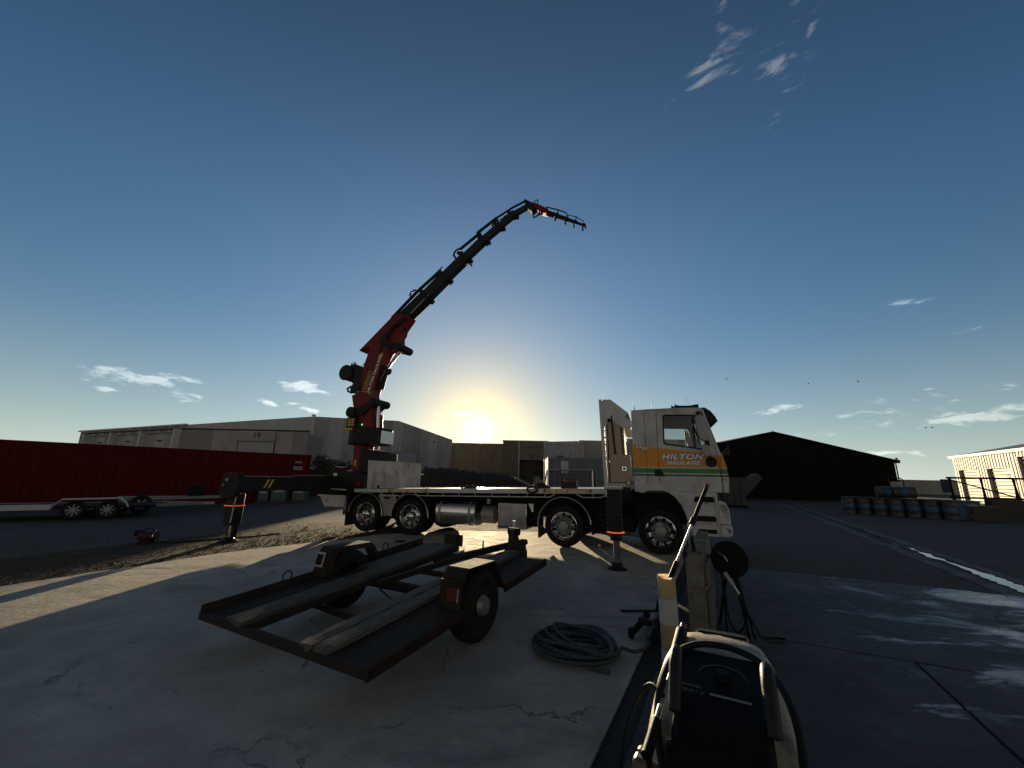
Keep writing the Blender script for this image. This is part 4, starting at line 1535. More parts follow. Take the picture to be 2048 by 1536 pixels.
# flat deck
dk_ = MB()
dk_.prism([(-.55, zd(-.55) - .06), (6.28, zd(6.28) - .06), (6.28, zd(6.28)), (-.55, zd(-.55))], NS + .03, FS - .03, 'y')
dk_.build('deck_floor', M_alu, tr)
for y0, y1 in ((NS - .02, NS + .03), (FS - .03, FS + .02)):
    rl = MB()
    rl.prism([(-.57, zd(-.57) - .082), (6.30, zd(6.30) - .108), (6.30, zd(6.30) + .012), (-.57, zd(-.57) + .012)], y0, y1, 'y')
    rl.build('side_rail', M_white, tr, bevel=.008)
for x in [(-.3 + .55 * k) for k in range(12)]:
    MB().box(x - .03, x + .03, -1.12, 1.12, zd(x) - .14, zd(x) - .06).build('cross_bearer', M_chassis, tr)
for a, b_ in ((.35, 1.0), (1.42, 5.1), (5.68, 6.28)):
    za, zb = zd(a) - .09, zd(b_) - .09
    pts = [(a - .05, NS, za + .01), (a, NS, za - .04), (a + .08, NS, za - .07)]
    n = 8
    for k in range(1, n):
        x = a + .08 + (b_ - a - .16) * k / n
        pts.append((x, NS, zd(x) - .09 - .07 - .004 * x))
    pts += [(b_ - .08, NS, zb - .075 - .02), (b_, NS, zb - .04 - .02), (b_ + .05, NS, zb - .01)]
    rr = MB().tube(pts, .013, 8).build('rope_rail', M_white, tr, smooth=True)
    x = a + .35
    while x < b_ - .1:
        MB().cyl((x, NS + .002, zd(x) - .09), (x, NS + .002, zd(x) - .17), .009, 6).build('rail_peg', M_white, rr)
        x += .45


def decal(x0, x1, h=.078, size=.098):
    xm = (x0 + x1) / 2
    sl = math.atan(.0279)
    y = NS - .0225
    zc = zd(xm) - .042
    bd_ = MB()
    z0, z1 = zc - h / 2, zc + h / 2
    parts = ((x0 - .10, x0 - .04, M_green), (x0 - .04, x0 + .03, M_yellow), (x0 + .03, x1 - .03, M_orange), (x1 - .03, x1 + .04, M_yellow), (x1 + .04, x1 + .10, M_green))
    for a, b_, m in parts:
        sh = .02
        pa, pb = .0279 * (a - xm), .0279 * (b_ - xm)
        MB().add([(a, y, z0 + pa), (b_, y, z0 + pb), (b_ + sh, y, z1 + pb), (a + sh, y, z1 + pa)], [(0, 1, 2, 3)]).build('decal', m, tr)
    for s_, sz, fx, dz in (('HILTON', size, .26, 0), ('HAULAGE', size * .8, .745, -.004)):
        for m_, off, dy in ((M_textdark, .07, .0015), (M_textwhite, .03, .003)):
            text_mesh('lettering', s_, sz, m_, tr, (x0 + (x1 - x0) * fx, y - dy, zc + dz), (R(90), -sl, 0), shear=.3, offset=sz * off, extrude=.0002, sx=1.02, space=1.08)


decal(.66, 1.66)
decal(4.97, 5.90)
# weathered side gate standing at the tail of the deck
gz = zd(.7)
gate = MB().prism([(-.11, 1.15), (1.46, 1.235), (1.46, 1.80), (-.15, 1.86)], NS - .005, NS + .03, 'y').build('side_gate', M_white_weather, tr)
MB().ring([(-.14, 1.125), (1.50, 1.20), (1.495, 1.825), (-.19, 1.895)], [(-.09, 1.165), (1.455, 1.24), (1.45, 1.79), (-.13, 1.85)], NS - .02, NS + .035, 'y').build('gate_frame', M_white_weather, gate)
MB().cyl((.22, NS - .022, 1.18), (.22, NS - .006, 1.18), .045, 12).build('rope_hole', M_black, gate)
MB().box(1.5, 1.6, NS, NS + .03, 1.52, 1.55).build('latch_pin', M_alu, gate)


# mudguards
def arch(cx, cz, r, a0, a1, w, m, t=.012, y0=NS - .02):
    b = MB()
    n = 20
    for k in range(n):
        t0, t1 = a0 + (a1 - a0) * k / n, a0 + (a1 - a0) * (k + 1) / n
        p = [(cx + rr * math.cos(t_), cz + rr * math.sin(t_)) for t_ in (t0, t1) for rr in (r, r + t)]
        b.add([(q[0], yy, q[1]) for yy in (y0, y0 + w) for q in p], [(0, 2, 3, 1), (4, 5, 7, 6), (0, 4, 6, 2), (1, 3, 7, 5)])
    return b


for cx, a0, a1, r, cz in ((AX[0], -.05, math.pi - .05, .545, .455), (AX[1], -.02, math.pi + .05, .548, .46), (AX[2], .08, math.pi + .12, .60, .475)):
    for sgn in (1, -1):
        y0 = NS - .02 if sgn == 1 else FS - .28
        g_ = arch(cx, cz, r, a0, a1, .30, M_black, y0=y0).build('mudguard', M_chassis, tr, smooth=True, angle=60)
        ey = NS - .02 if sgn == 1 else FS + .02
        pts = [(cx + (r + .01) * math.cos(a0 + (a1 - a0) * k / 24), ey, cz + (r + .01) * math.sin(a0 + (a1 - a0) * k / 24)) for k in range(25)]
        MB().tube(pts, .014, 6).build('edge_trim', M_alu, g_, smooth=True)
for s_, y in ((1, NS + .02), (-1, FS - .04)):
    MB().prism([(.43, .43), (.40, .62), (.32, .80), (.24, .93), (.24, .985), (.80, .99), (.80, .83), (.73, .66), (.70, .45)], y, y + .02, 'y').build('infill_panel', M_steel, tr)
    MB().box(.42, .62, y - .004, y, .87, .93).build('grab_slot', M_black, tr)
MB().box(-.80, -.785, NS, NS + .5, .12, .55).build('mud_flap', M_rubber, tr)
MB().box(4.755, 4.77, NS - .02, NS + .3, .16, .5).build('mud_flap', M_rubber, tr)
MB().prism([(4.77, .16), (4.98, .30), (4.86, .45), (4.77, .5)], NS - .02, NS - .008, 'y').build('mud_flap', M_rubber, tr)
MB().prism([(5.98, .30), (6.02, .30), (6.05, .55), (6.03, .6)], NS - .02, NS + .28, 'y').build('mud_flap', M_rubber, tr)
MB().box(-.80, -.785, FS - .5, FS, .12, .55).build('mud_flap', M_rubber, tr)

# polished fuel tank, steel cabinet, air tanks
tk_ = MB()
prof = []
for k in range(24):
    a = 2 * math.pi * k / 24
    ca, sa = math.cos(a), math.sin(a)
    prof.append((-.88 + .32 * (abs(ca) ** .6) * (1 if ca > 0 else -1), .595 + .285 * (abs(sa) ** .6) * (1 if sa > 0 else -1)))
tk_.prism(prof, 2.02, 3.12, 'x')
fuel = tk_.build('fuel_tank', M_polish, tr, bevel=.015)
for x in (2.14, 2.97):
    pts = [(x, a * 1.0 - .0, b_) for a, b_ in [(-.88 + (p[0] + .88) * 1.025, .595 + (p[1] - .595) * 1.025) for p in prof]]
    st = MB()
    n = len(pts)
    st.add([(px - .03, py, pz) for px, py, pz in pts] + [(px + .03, py, pz) for px, py, pz in pts], [(i, (i + 1) % n, n + (i + 1) % n, n + i) for i in range(n)])
    st.build('tank_strap', M_steel, fuel)
    MB().box(x - .03, x + .03, -.6, -.42, .35, .9).build('tank_bracket', M_chassis, fuel)
MB().cyl((2.5, -.95, .88), (2.5, -.95, .92), .05, 14).build('filler_cap', M_black, fuel)
cab_ = MB().box(3.74, 4.47, NS, -.62, .31, .905).build('steel_cabinet', M_polish, tr, bevel=.02)
for x in (3.82, 4.39):
    MB().cyl((x, NS - .006, .82), (x, NS + .01, .82), .014, 8).build('bolt', M_black, cab_)
MB().tube([(3.72, NS - .01, .35), (4.0, NS - .01, .37), (4.02, NS - .01, .33), (3.75, NS - .01, .31)], .008, 6).build('step_loop', M_black, cab_)
MB().prism([(4.49, .90), (4.62, .90), (4.62, .72), (4.57, .72), (4.55, .80)], NS + .05, NS + .08, 'y').build('bracket', M_alu, tr)
MB().cyl((3.3, -1.0, .60), (3.62, -1.0, .60), .21, 18).build('air_tank', M_steel, tr, smooth=True)
MB().cyl((3.46, -1.12, .86), (3.46, -1.12, .98), .05, 10).build('valve', M_steel, tr)
MB().box(2.1, 4.6, .75, 1.15, .46, .9).build('far_side_tank', M_chassis, tr, bevel=.03)
MB().box(4.2, 4.7, -.95, -.5, .36, .85).build('battery_box', M_chassis, tr, bevel=.02)
MB().lathe([(0, 0), (.16, 0), (.16, .6), (0, .6)], (6.05, -.75, .3), 'z', 18).build('silencer', M_chassis, tr, smooth=True)
MB().box(5.95, 6.9, -.9, .9, .36, .75).build('gearbox', M_chassis, tr, bevel=.05)
MB().tube([(3.95, NS + .2, 1.02), (4.2, NS + .15, 1.0), (4.4, NS + .2, 1.02)], .012, 6).build('air_line', M_black, tr)

# tail box
tb = MB().prism([(-1.80, .885), (-.88, .885), (-.875, .605), (-1.58, .59)], NS, -.55, 'y').build('tail_box', M_white_weather, tr, bevel=.01)
fr_ = MB()
for p0, p1 in (((-1.86, NS, .89), (-1.86, NS, 1.10)), ((-.88, NS, .885), (-.88, NS, 1.07)), ((-1.86, NS, 1.10), (-.88, NS, 1.07)), ((-1.86, NS, .9), (-.88, NS, .9)), ((-1.86, -.55, 1.10), (-.88, -.55, 1.07)), ((-1.86, NS, 1.10), (-1.86, -.55, 1.10))):
    fr_.beam(p0, p1, .035, .035)
fr_.build('tail_frame', M_white, tr)
MB().box(-1.82, -.9, -.60, -.56, .89, 1.06).build('box_back', M_chassis, tr)
MB().add([(-1.36, NS - .003, .60), (-1.24, NS - .003, .60), (-1.30, NS - .003, .53)], [(0, 1, 2)]).build('corner_mark', M_black, tb)
MB().box(-1.56, -1.46, NS - .004, NS - .001, .72, .80).build('plate', M_steel, tb)
MB().box(-.84, -.78, NS + .05, -.5, .45, 1.05).build('light_bar', M_chassis, tr)
MB().box(-.95, -.84, NS + .05, NS + .35, .40, .55).build('tail_lamp', M_redlens, tr)
MB().box(-1.9, -.6, -.5, .5, .78, 1.08).build('rear_subframe', M_chassis, tr)

# ---- headboard
for y in (NS, FS - .1):
    MB().prism([(6.22, 3.335), (6.30, 3.335), (6.37, 1.20), (6.30, 1.20)], y, y + .1, 'y').build('headboard_post', M_white, tr)
    MB().prism([(6.285, 3.32), (6.93, 2.79), (6.925, 2.66), (6.72, 2.66), (6.50, 2.86), (6.40, 2.90), (6.31, 2.62)], y + .03, y + .05, 'y').build('gusset', M_white, tr)
MB().prism([(6.305, 3.34), (6.485, 3.335), (6.865, 3.014), (6.783, 2.912), (6.74, 2.95), (6.46, 3.20), (6.32, 3.22)], NS + .06, FS - .06, 'y').build('headboard_hood', M_white, tr)
MB().prism([(6.33, 3.2), (6.36, 3.2), (6.40, 1.3), (6.37, 1.3)], -1.1, -.2, 'y').build('headboard_panel', M_white, tr)
MB().prism([(6.33, 3.2), (6.36, 3.2), (6.40, 1.3), (6.37, 1.3)], .2, 1.1, 'y').build('headboard_panel', M_white, tr)
for k in range(6):
    z = 2.75 - k * .16
    MB().box(6.31, 6.39, NS + .04, NS + .09, z, z + .03).build('ladder_rung', M_white, tr)
for x0, x1, yy, z1 in ((6.40, 6.50, -1.12, 2.80), (6.535, 6.675, -1.14, 2.81), (6.69, 6.705, -1.0, 2.76), (6.72, 6.735, -1.02, 2.72)):
    MB().prism([(x0, z1), (x1, z1), (x1 + .05, 1.42), (x0 + .04, 1.42)], yy, yy + .6, 'y').build('dunnage_board', M_tan, tr)
MB().tube([(6.5, -1.16, 2.95), (6.51, -1.165, 2.7), (6.54, -1.165, 2.2), (6.56, -1.16, 2.06)], .02, 8).build('ratchet_strap', M_black, tr)
MB().box(6.41, 6.47, -1.15, -1.0, 2.81, 2.9).box(6.55, 6.62, -1.16, -1.0, 2.81, 2.93).build('strap_clip', M_chassis, tr)
tbx = MB().prism([(6.425, 2.04), (6.87, 2.045), (6.88, 1.45), (6.437, 1.435)], NS - .02, -.70, 'y').build('locker', M_tan, tr, bevel=.008)
MB().box(6.69, 6.79, NS - .035, NS - .02, 1.69, 1.79).build('latch', M_chrome, tbx, bevel=.006)
MB().box(6.715, 6.765, NS - .045, NS - .035, 1.715, 1.765).build('latch_handle', M_black, tbx)
MB().prism([(6.36, 1.42), (6.72, 1.42), (6.72, 1.32), (6.36, 1.30)], -1.12, -.6, 'y').build('locker_bracket', M_white, tr)
MB().prism([(6.73, 1.42), (6.95, 1.38), (6.75, 1.1)], -1.1, -1.05, 'y').build('bracket', M_steel, tr)
# front outrigger
ol = MB().box(6.54, 6.785, -3.11, -2.86, .62, 1.36).build('outrigger_leg', M_black, tr, bevel=.015)
MB().box(6.51, 6.81, -3.14, -2.83, 1.33, 1.37).build('leg_cap', M_steel, ol)
for k in range(9):
    for x in (6.535, 6.79):
        MB().cyl((x, -3.12, .68 + k * .075), (x, -3.10, .68 + k * .075), .008, 6).build('bolt', M_steel, ol)
MB().lathe([(.0, .597), (.15, .597), (.15, .612), (0, .612)], (6.67, -2.995, 0), 'z', 24).build('beacon_ring', emit('beacon_glow', (1.0, .18, .08), .3), ol)
MB().lathe([(.10, .47), (.10, .62)], (6.67, -2.995, 0), 'z', 20).build('gland', M_black, ol, smooth=True)
MB().cyl((6.67, -2.995, .07), (6.67, -2.995, .5), .058, 18).build('ram', M_polish, ol, smooth=True)
MB().lathe([(0, 0), (.16, 0), (.165, .015), (.10, .04), (.09, .11), (.05, .12), (0, .12)], (6.67, -2.995, .001), 'z', 26).build('foot', M_black, ol, smooth=True)
MB().box(6.56, 6.79, -2.9, -.4, 1.06, 1.30).build('outrigger_beam', M_black, tr)
MB().box(6.50, 6.85, -1.25, 1.25, 1.02, 1.34).build('outrigger_housing', M_black, tr)
MB().tube([(6.75, -2.88, 1.34), (6.86, -2.5, 1.25), (6.9, -2.0, 1.0), (6.85, -1.4, 1.1)], .015, 6).build('hydraulic_hose', M_hosedk, tr)
MB().tube([(6.8, -2.88, 1.3), (6.9, -2.6, 1.15), (6.94, -2.0, 1.05), (6.9, -1.4, 1.15)], .012, 6).build('hydraulic_hose', M_hosedk, tr)

# ---- cab
win = [(7.605, 2.93), (8.31, 2.905), (8.475, 2.135), (7.585, 2.265)]


def rounded(poly, r=.05, n=3):
    out = []
    m = len(poly)
    for i in range(m):
        p0, p1, p2 = Vector(poly[i - 1]), Vector(poly[i]), Vector(poly[(i + 1) % m])
        a = p1 + (p0 - p1).normalized() * r
        b = p1 + (p2 - p1).normalized() * r
        for k in range(n + 1):
            t = k / n
            q = a.lerp(p1, t).lerp(p1.lerp(b, t), t)
            out.append((q.x, q.y))
    return out


def expand_to(poly_in, outer_corners, r):
    return rounded(outer_corners, r)


wr = rounded(win, .07)
for side_, y0, y1, yo in (('near', NS, NS + .04, NS - .004), ('far', FS - .04, FS, FS + .004)):
    sg_ = -1 if side_ == 'near' else 1
    MB().prism([(6.935, 1.28), (7.208, 1.28), (7.218, 3.035), (6.945, 3.03)], y0, y1, 'y').build('rear_side_panel', M_cab, tr)
    MB().prism([(7.216, 1.28), (7.452, 1.28), (7.472, 3.05), (7.226, 3.037)], y0, y1, 'y').build('rear_side_panel', M_cab, tr)
    oc = [(7.482, 3.045), (8.385, 3.025), (8.625, 2.05), (7.474, 2.19)]
    dor = MB()
    dor.ring(rounded(oc, .012), wr, y0, y1, 'y')
    dor.prism([(7.474, 2.192), (8.625, 2.052), (8.655, 1.62), (8.655, 1.285), (7.464, 1.285)], y0, y1, 'y')
    door = dor.build('door', M_cab, tr)
    wi = rounded([(7.635, 2.90), (8.285, 2.875), (8.435, 2.17), (7.615, 2.295)], .06)
    MB().ring(wr, wi, y0 - .004 if sg_ < 0 else y0 + .01, y1 - .01 if sg_ < 0 else y1 + .004, 'y').build('window_seal', M_black, door)
    ym = (y0 + y1) / 2
    MB().add([(a, ym, b_) for a, b_ in wi], [tuple(range(len(wi)))]).build('window_pane', M_glass, door)
    MB().box(8.20, 8.235, ym - .01, ym + .01, 2.2, 2.88).build('quarterlight_bar', M_black, door)
    MB().prism([(7.372, 1.735), (7.50, 1.735), (7.58, 1.60), (7.575, 1.585), (7.375, 1.59)], yo - .012 if sg_ < 0 else FS + .0, yo if sg_ < 0 else FS + .016, 'y').build('door_handle', M_black, door, bevel=.004)
    MB().prism([(8.395, 3.02), (8.44, 3.01), (8.70, 2.06), (8.765, 1.78), (8.785, 1.55), (8.765, 1.285), (8.665, 1.285), (8.665, 1.62), (8.635, 2.05)], y0, y1, 'y').build('corner_panel', M_cab, tr)
    MB().box(8.672, 8.684, y0 - .003 if sg_ < 0 else y1 - .01, y0 + .01 if sg_ < 0 else y1 + .003, 1.29, 2.0).build('seam', M_black, tr)
    # fender over the front wheel
    ar = [(6.94, 1.262), (7.1, 1.228), (7.18, 1.262), (7.26, 1.298), (7.46, 1.305), (7.62, 1.255), (7.75, 1.156), (7.86, 1.0), (7.93, .82), (7.978, .60)]
    ou = [(6.94, 1.44), (7.10, 1.44), (7.18, 1.44), (7.30, 1.44), (7.52, 1.43), (7.70, 1.38), (7.87, 1.26), (8.02, 1.08), (8.08, .88), (8.10, .60)]
    fd = MB()
    n = len(ar)
    yy = (y0 - .025, y1) if sg_ < 0 else (y0, y1 + .025)
    vs = [(a, t_, b_) for t_ in yy for a, b_ in ar + ou]
    fs = []
    for i in range(n - 1):
        fs += [(i, i + 1, n + i + 1, n + i), (2 * n + i, 3 * n + i, 3 * n + i + 1, 2 * n + i + 1), (i, 2 * n + i, 2 * n + i + 1, i + 1), (n + i, n + i + 1, 3 * n + i + 1, 3 * n + i)]
    fs += [(0, n, 3 * n, 2 * n), (n - 1, 3 * n - 1, 4 * n - 1, 2 * n - 1)]
    fd.add(vs, fs)
    fd.build('fender', M_cab, tr, bevel=.006)
    # steps between fender and bumper
    yb = y0 + .03 if sg_ < 0 else y1 - .09
    MB().prism([(8.04, .42), (8.56, .42), (8.56, 1.28), (7.80, 1.28), (7.92, 1.08), (8.0, .85), (8.02, .62)], yb, yb + .06, 'y').build('step_panel', M_white, tr)
    yf = yb - .004 if sg_ < 0 else yb + .06
    for x0_, x1_, z in ((8.10, 8.50, 1.08), (8.12, 8.50, .70)):
        MB().prism(rounded([(x0_, z), (x1_, z), (x1_ - .01, z + .11), (x0_ + .03, z + .11)], .03), yf, yf + .004, 'y').build('step_shade_plate', M_chassis, tr)  # flat dark plate; shade of a step hollow put into its colour
        MB().box(x0_ + .02, x1_ - .02, yf - .05 if sg_ < 0 else yf, yf if sg_ < 0 else yf + .05, z - .03, z).build('step', M_white_weather, tr, bevel=.008)
    MB().prism(rounded([(8.12, .47), (8.50, .47), (8.49, .55), (8.15, .55)], .02), yf, yf + .004, 'y').build('step_shade_plate', M_chassis, tr)
    MB().box(8.515, 8.55, yf - .03 if sg_ < 0 else yf, yf if sg_ < 0 else yf + .03, .62, 1.24).build('grab_rail', M_white, tr, bevel=.006)

MB().prism([(6.94, 3.0), (8.42, 3.0), (8.43, 3.03), (8.38, 3.055), (7.9, 3.075), (7.3, 3.065), (6.945, 3.05)], NS + .04, FS - .04, 'y').build('cab_roof', M_cab, tr)
for y in (NS, FS - .06):
    MB().prism([(6.945, 3.03), (8.40, 3.025), (8.38, 3.058), (7.9, 3.07), (7.3, 3.062), (6.95, 3.048)], y, y + .06, 'y').build('roof_gutter', M_cab, tr)
MB().box(6.94, 6.98, NS + .04, FS - .04, 1.28, 3.0).build('cab_back', M_white, tr)
MB().box(6.98, 8.6, NS + .06, FS - .06, 1.24, 1.30).build('cab_floor', M_inner, tr)
MB().box(6.99, 8.38, NS + .05, FS - .05, 2.94, 2.99).build('roof_lining', M_inner, tr)
MB().prism([(8.28, 1.3), (8.66, 1.3), (8.66, 2.04), (8.42, 2.12), (8.25, 2.0)], NS + .06, FS - .06, 'y').build('dashboard', M_inner, tr)
for y in (-.62, .62):
    st = MB().box(7.25, 7.8, y - .25, y + .25, 1.5, 1.72).build('seat', M_inner, tr, bevel=.04)
    MB().prism([(7.25, 1.7), (7.38, 1.7), (7.28, 2.3), (7.16, 2.3)], y - .24, y + .24, 'y').build('seat_back', M_inner, st, bevel=.03)
    MB().box(7.13, 7.24, y - .13, y + .13, 2.34, 2.56).build('headrest', M_inner, st, bevel=.03)
MB().tube([(8.12 + .05 * math.cos(a) , -.62 + .22 * math.cos(a + 1.57), 2.1 + .2 * math.sin(a + 1.57)) for a in [k * .314 for k in range(20)]], .016, 6, closed=True).build('steering_wheel', M_black, tr)
MB().box(7.62, 7.95, -.3, .3, 2.80, 2.93).build('roof_console', M_inner, tr, bevel=.05)
MB().add([(8.435, NS + .05, 3.0), (8.435, FS - .05, 3.0), (8.70, FS - .05, 2.07), (8.70, NS + .05, 2.07)], [(0, 1, 2, 3)]).build('windscreen', M_glass, tr)
MB().prism([(8.69, 2.07), (8.72, 2.08), (8.79, 1.78), (8.805, 1.55), (8.785, 1.29), (8.74, 1.29), (8.74, 1.78)], NS + .04, FS - .04, 'y').build('front_panel', M_cab, tr)
for k in range(4):
    MB().box(8.79, 8.805, -.7, .7, 1.34 + k * .1, 1.39 + k * .1).build('grille_bar', M_black, tr)
MB().prism([(8.40, 3.06), (8.47, 3.065), (8.58, 2.985), (8.66, 2.87), (8.705, 2.765), (8.69, 2.74), (8.585, 2.64), (8.575, 2.66), (8.665, 2.76), (8.60, 2.88), (8.53, 2.955), (8.45, 3.02)], NS + .03, FS - .03, 'y').build('sun_visor', M_black, tr)
MB().prism([(8.46, 3.03), (8.56, 2.97), (8.66, 2.82), (8.585, 2.66), (8.5, 2.9)], NS + .03, NS + .045, 'y').build('visor_cheek', M_black, tr)
bp_ = [(8.545, .42), (8.545, 1.10), (8.60, 1.13), (8.70, 1.08), (8.745, .95), (8.755, .68), (8.775, .62), (8.77, .46), (8.70, .41)]
bmp = MB().prism(bp_, NS - .02, FS + .02, 'y').build('bumper', M_white, tr, bevel=.03)
MB().box(8.56, 8.80, NS - .0235, NS - .02, .655, .668).build('bumper_seam', M_chassis, bmp)
MB().box(8.70, 8.785, NS + .2, FS - .2, .44, .62).build('lower_grille', M_black, bmp)
for y in (NS - .026, FS + .021):
    hl = rounded([(8.575, 1.055), (8.70, 1.035), (8.735, .82), (8.71, .765), (8.645, .84)], .03)
    lamp = MB().prism(hl, y, y + .006, 'y').build('headlight', M_lamp_glass, bmp)
    MB().ring(rounded([(8.562, 1.07), (8.712, 1.05), (8.748, .81), (8.712, .745), (8.632, .83)], .03), hl, y - .004, y + .006, 'y').build('headlight_rim', M_chrome, lamp)
    MB().cyl((8.67, y - .003, .87), (8.67, y + .005, .87), .028, 14).build('bulb', M_chrome, lamp)
    fg = MB().prism(rounded([(8.655, .60), (8.735, .585), (8.74, .50), (8.70, .495)], .015), y, y + .006, 'y').build('fog_lamp', M_lamp_glass, bmp)
MB().box(8.745, 8.76, -.5, .5, .7, .95).build('number_plate_panel', M_black, bmp)
MB().prism([(8.62, 1.1), (8.70, 1.1), (8.66, 1.28), (8.60, 1.28)], NS + .01, NS + .06, 'y').build('indicator', M_black, tr)
# small model badge as dark strokes
for k in range(4):
    MB().box(8.69 + k * .017, 8.70 + k * .017, NS - .004, NS - .001, 1.525, 1.55).build('badge', M_textdark, tr)

# lettering on the door
for s_, size, x, z, wd in (('HILTON', .150, 7.935, 2.0, 1.32), ('HAULAGE', .106, 7.95, 1.872, 1.22)):
    for m_, off, yy in ((M_textdark, .105, .0025), (M_textwhite, .055, .004)):
        text_mesh('lettering', s_, size, m_, tr, (x, NS - yy, z), (R(90), 0, 0), shear=.28, offset=size * off, extrude=.0004, sx=wd, space=1.16)
for dx_, dz_ in ((0, .02), (.07, .015), (.125, -.02), (.18, -.025)):
    MB().add([(7.0 + dx_, NS - .003, 2.17 + dz_), (7.055 + dx_, NS - .003, 2.17 + dz_), (7.07 + dx_, NS - .003, 2.25 + dz_), (7.015 + dx_, NS - .003, 2.25 + dz_)], [(0, 1, 2, 3)]).build('emblem_back', M_textdark, tr)
    MB().add([(7.01 + dx_, NS - .005, 2.18 + dz_), (7.048 + dx_, NS - .005, 2.18 + dz_), (7.06 + dx_, NS - .005, 2.24 + dz_), (7.022 + dx_, NS - .005, 2.24 + dz_)], [(0, 1, 2, 3)]).build('emblem', M_textwhite, tr)
# mirrors
mg = MB().prism(rounded([(8.235, 2.83), (8.40, 2.86), (8.475, 2.40), (8.44, 2.30), (8.30, 2.33), (8.245, 2.55)], .05), -1.52, -1.36, 'y').build('mirror', M_mirror, tr, bevel=.025)
MB().prism(rounded([(8.325, 2.21), (8.44, 2.23), (8.485, 2.04), (8.43, 1.99), (8.335, 2.02)], .04), -1.52, -1.38, 'y').build('mirror', M_mirror, tr, bevel=.02)
MB().tube([(8.33, -1.22, 2.97), (8.34, -1.38, 2.93), (8.40, -1.43, 2.84)], .02, 8).tube([(8.50, -1.21, 1.93), (8.49, -1.36, 1.95), (8.44, -1.44, 2.02)], .022, 8).tube([(8.44, -1.44, 2.32), (8.45, -1.44, 2.2)], .03, 8).build('mirror_arm', M_black, tr)
MB().lathe([(0, -.05), (.10, -.04), (.11, 0), (.08, .03), (0, .04)], (8.50, -1.24, 1.90), 'y', 14).build('mirror_base', M_black, tr, smooth=True)
mgf = MB().prism(rounded([(8.235, 2.83), (8.40, 2.86), (8.475, 2.40), (8.44, 2.30), (8.30, 2.33), (8.245, 2.55)], .05), 1.36, 1.52, 'y').build('mirror', M_mirror, tr, bevel=.025)
MB().tube([(8.33, 1.22, 2.97), (8.34, 1.38, 2.93), (8.40, 1.43, 2.84)], .02, 8).build('mirror_arm', M_black, tr)
MB().tube([(8.66, -1.0, 2.30), (8.80, -1.05, 2.31), (8.86, -1.06, 2.28), (8.87, -1.06, 2.02), (8.80, -1.02, 2.0), (8.70, -.98, 2.02)], .014, 7).build('mirror_arm', M_black, tr)
MB().prism([(8.74, 2.08), (8.87, 2.22), (8.865, 2.04), (8.76, 2.02)], -1.12, -.98, 'y').build('front_mirror', M_black, tr, bevel=.01)
MB().tube([(8.69, -.9, 2.1), (8.73, -.2, 2.12)], .01, 6).build('wiper', M_black, tr)
# roof gear
for y_, x_ in ((-.75, 7.9), (-.6, 7.83)):
    hr = MB().lathe([(.07, 0), (.05, .03), (.03, .09), (.022, .34), (.04, .40), (.045, .5), (0, .5)], (x_, y_, 3.165), 'x', 14).build('air_horn', M_chassis, tr, smooth=True)
    MB().cyl((x_ + .1, y_, 3.05), (x_ + .1, y_, 3.16), .012, 6).cyl((x_ + .4, y_, 3.05), (x_ + .4, y_, 3.16), .012, 6).build('horn_stand', M_chassis, hr)
for x_, y_, h_, lean in ((7.02, -1.0, .36, -.03), (7.42, -.7, .72, -.05), (8.28, -.7, .36, -.13)):
    MB().tube([(x_, y_, 3.04), (x_ + .3 * lean, y_, 3.04 + h_ * .3), (x_ + lean, y_, 3.04 + h_)], [.008, .006, .003], 6).cyl((x_, y_, 3.03), (x_, y_, 3.09), .016, 8).build('aerial', M_black, tr)
for k, (x_, z_) in enumerate(((7.86, 2.965), (7.90, 2.975), (7.94, 2.965))):
    MB().cyl((x_, NS - .004, z_), (x_, NS + .01, z_), .009, 8).build('roof_marker', M_black, tr)
MB().prism(rounded([(8.27, 2.95), (8.34, 2.965), (8.355, 2.90), (8.31, 2.89)], .015), NS - .03, NS, 'y').build('mirror_mount', M_black, tr)

# ---------------------------------------------------------------- loader crane on the truck's tail
def ycyl(x, z, r, y0, y1, n=22):
    return MB().cyl((x, y0, z), (x, y1, z), r, n)


MB().prism([(-1.78, 1.0), (-.42, 1.0), (-.42, 1.50), (-.62, 1.56), (-1.62, 1.62), (-1.78, 1.5)], -1.05, 1.05, 'y').build('crane_base', M_dkgrey, tr, bevel=.02)
MB().box(-1.52, -1.38, -1.054, -1.0501, 1.30, 1.53).build('warning_sticker', M_yellow, tr)
MB().box(-1.5, -1.40, -1.058, -1.0545, 1.45, 1.52).build('warning_sticker', M_textwhite, tr)
MB().box(-.62, -.48, -1.12, -1.0, 1.16, 1.30).build('valve_block', M_red, tr, bevel=.01)
MB().tube([(-1.72, -1.0, 1.62), (-1.6, -1.05, 1.70), (-1.35, -1.06, 1.64), (-1.05, -1.06, 1.60)], .015, 6).build('hydraulic_hose', M_hosedk, tr)
MB().tube([(-.75, -1.0, 1.2), (-.7, -1.12, 1.13), (-.55, -1.15, 1.12), (-.46, -1.1, 1.14)], .014, 6).build('hydraulic_hose', M_hosedk, tr)
MB().prism([(-1.75, 1.60), (-1.62, 1.72), (-1.50, 1.70), (-1.42, 1.62)], -.95, -.6, 'y').build('valve_bank', M_red, tr)
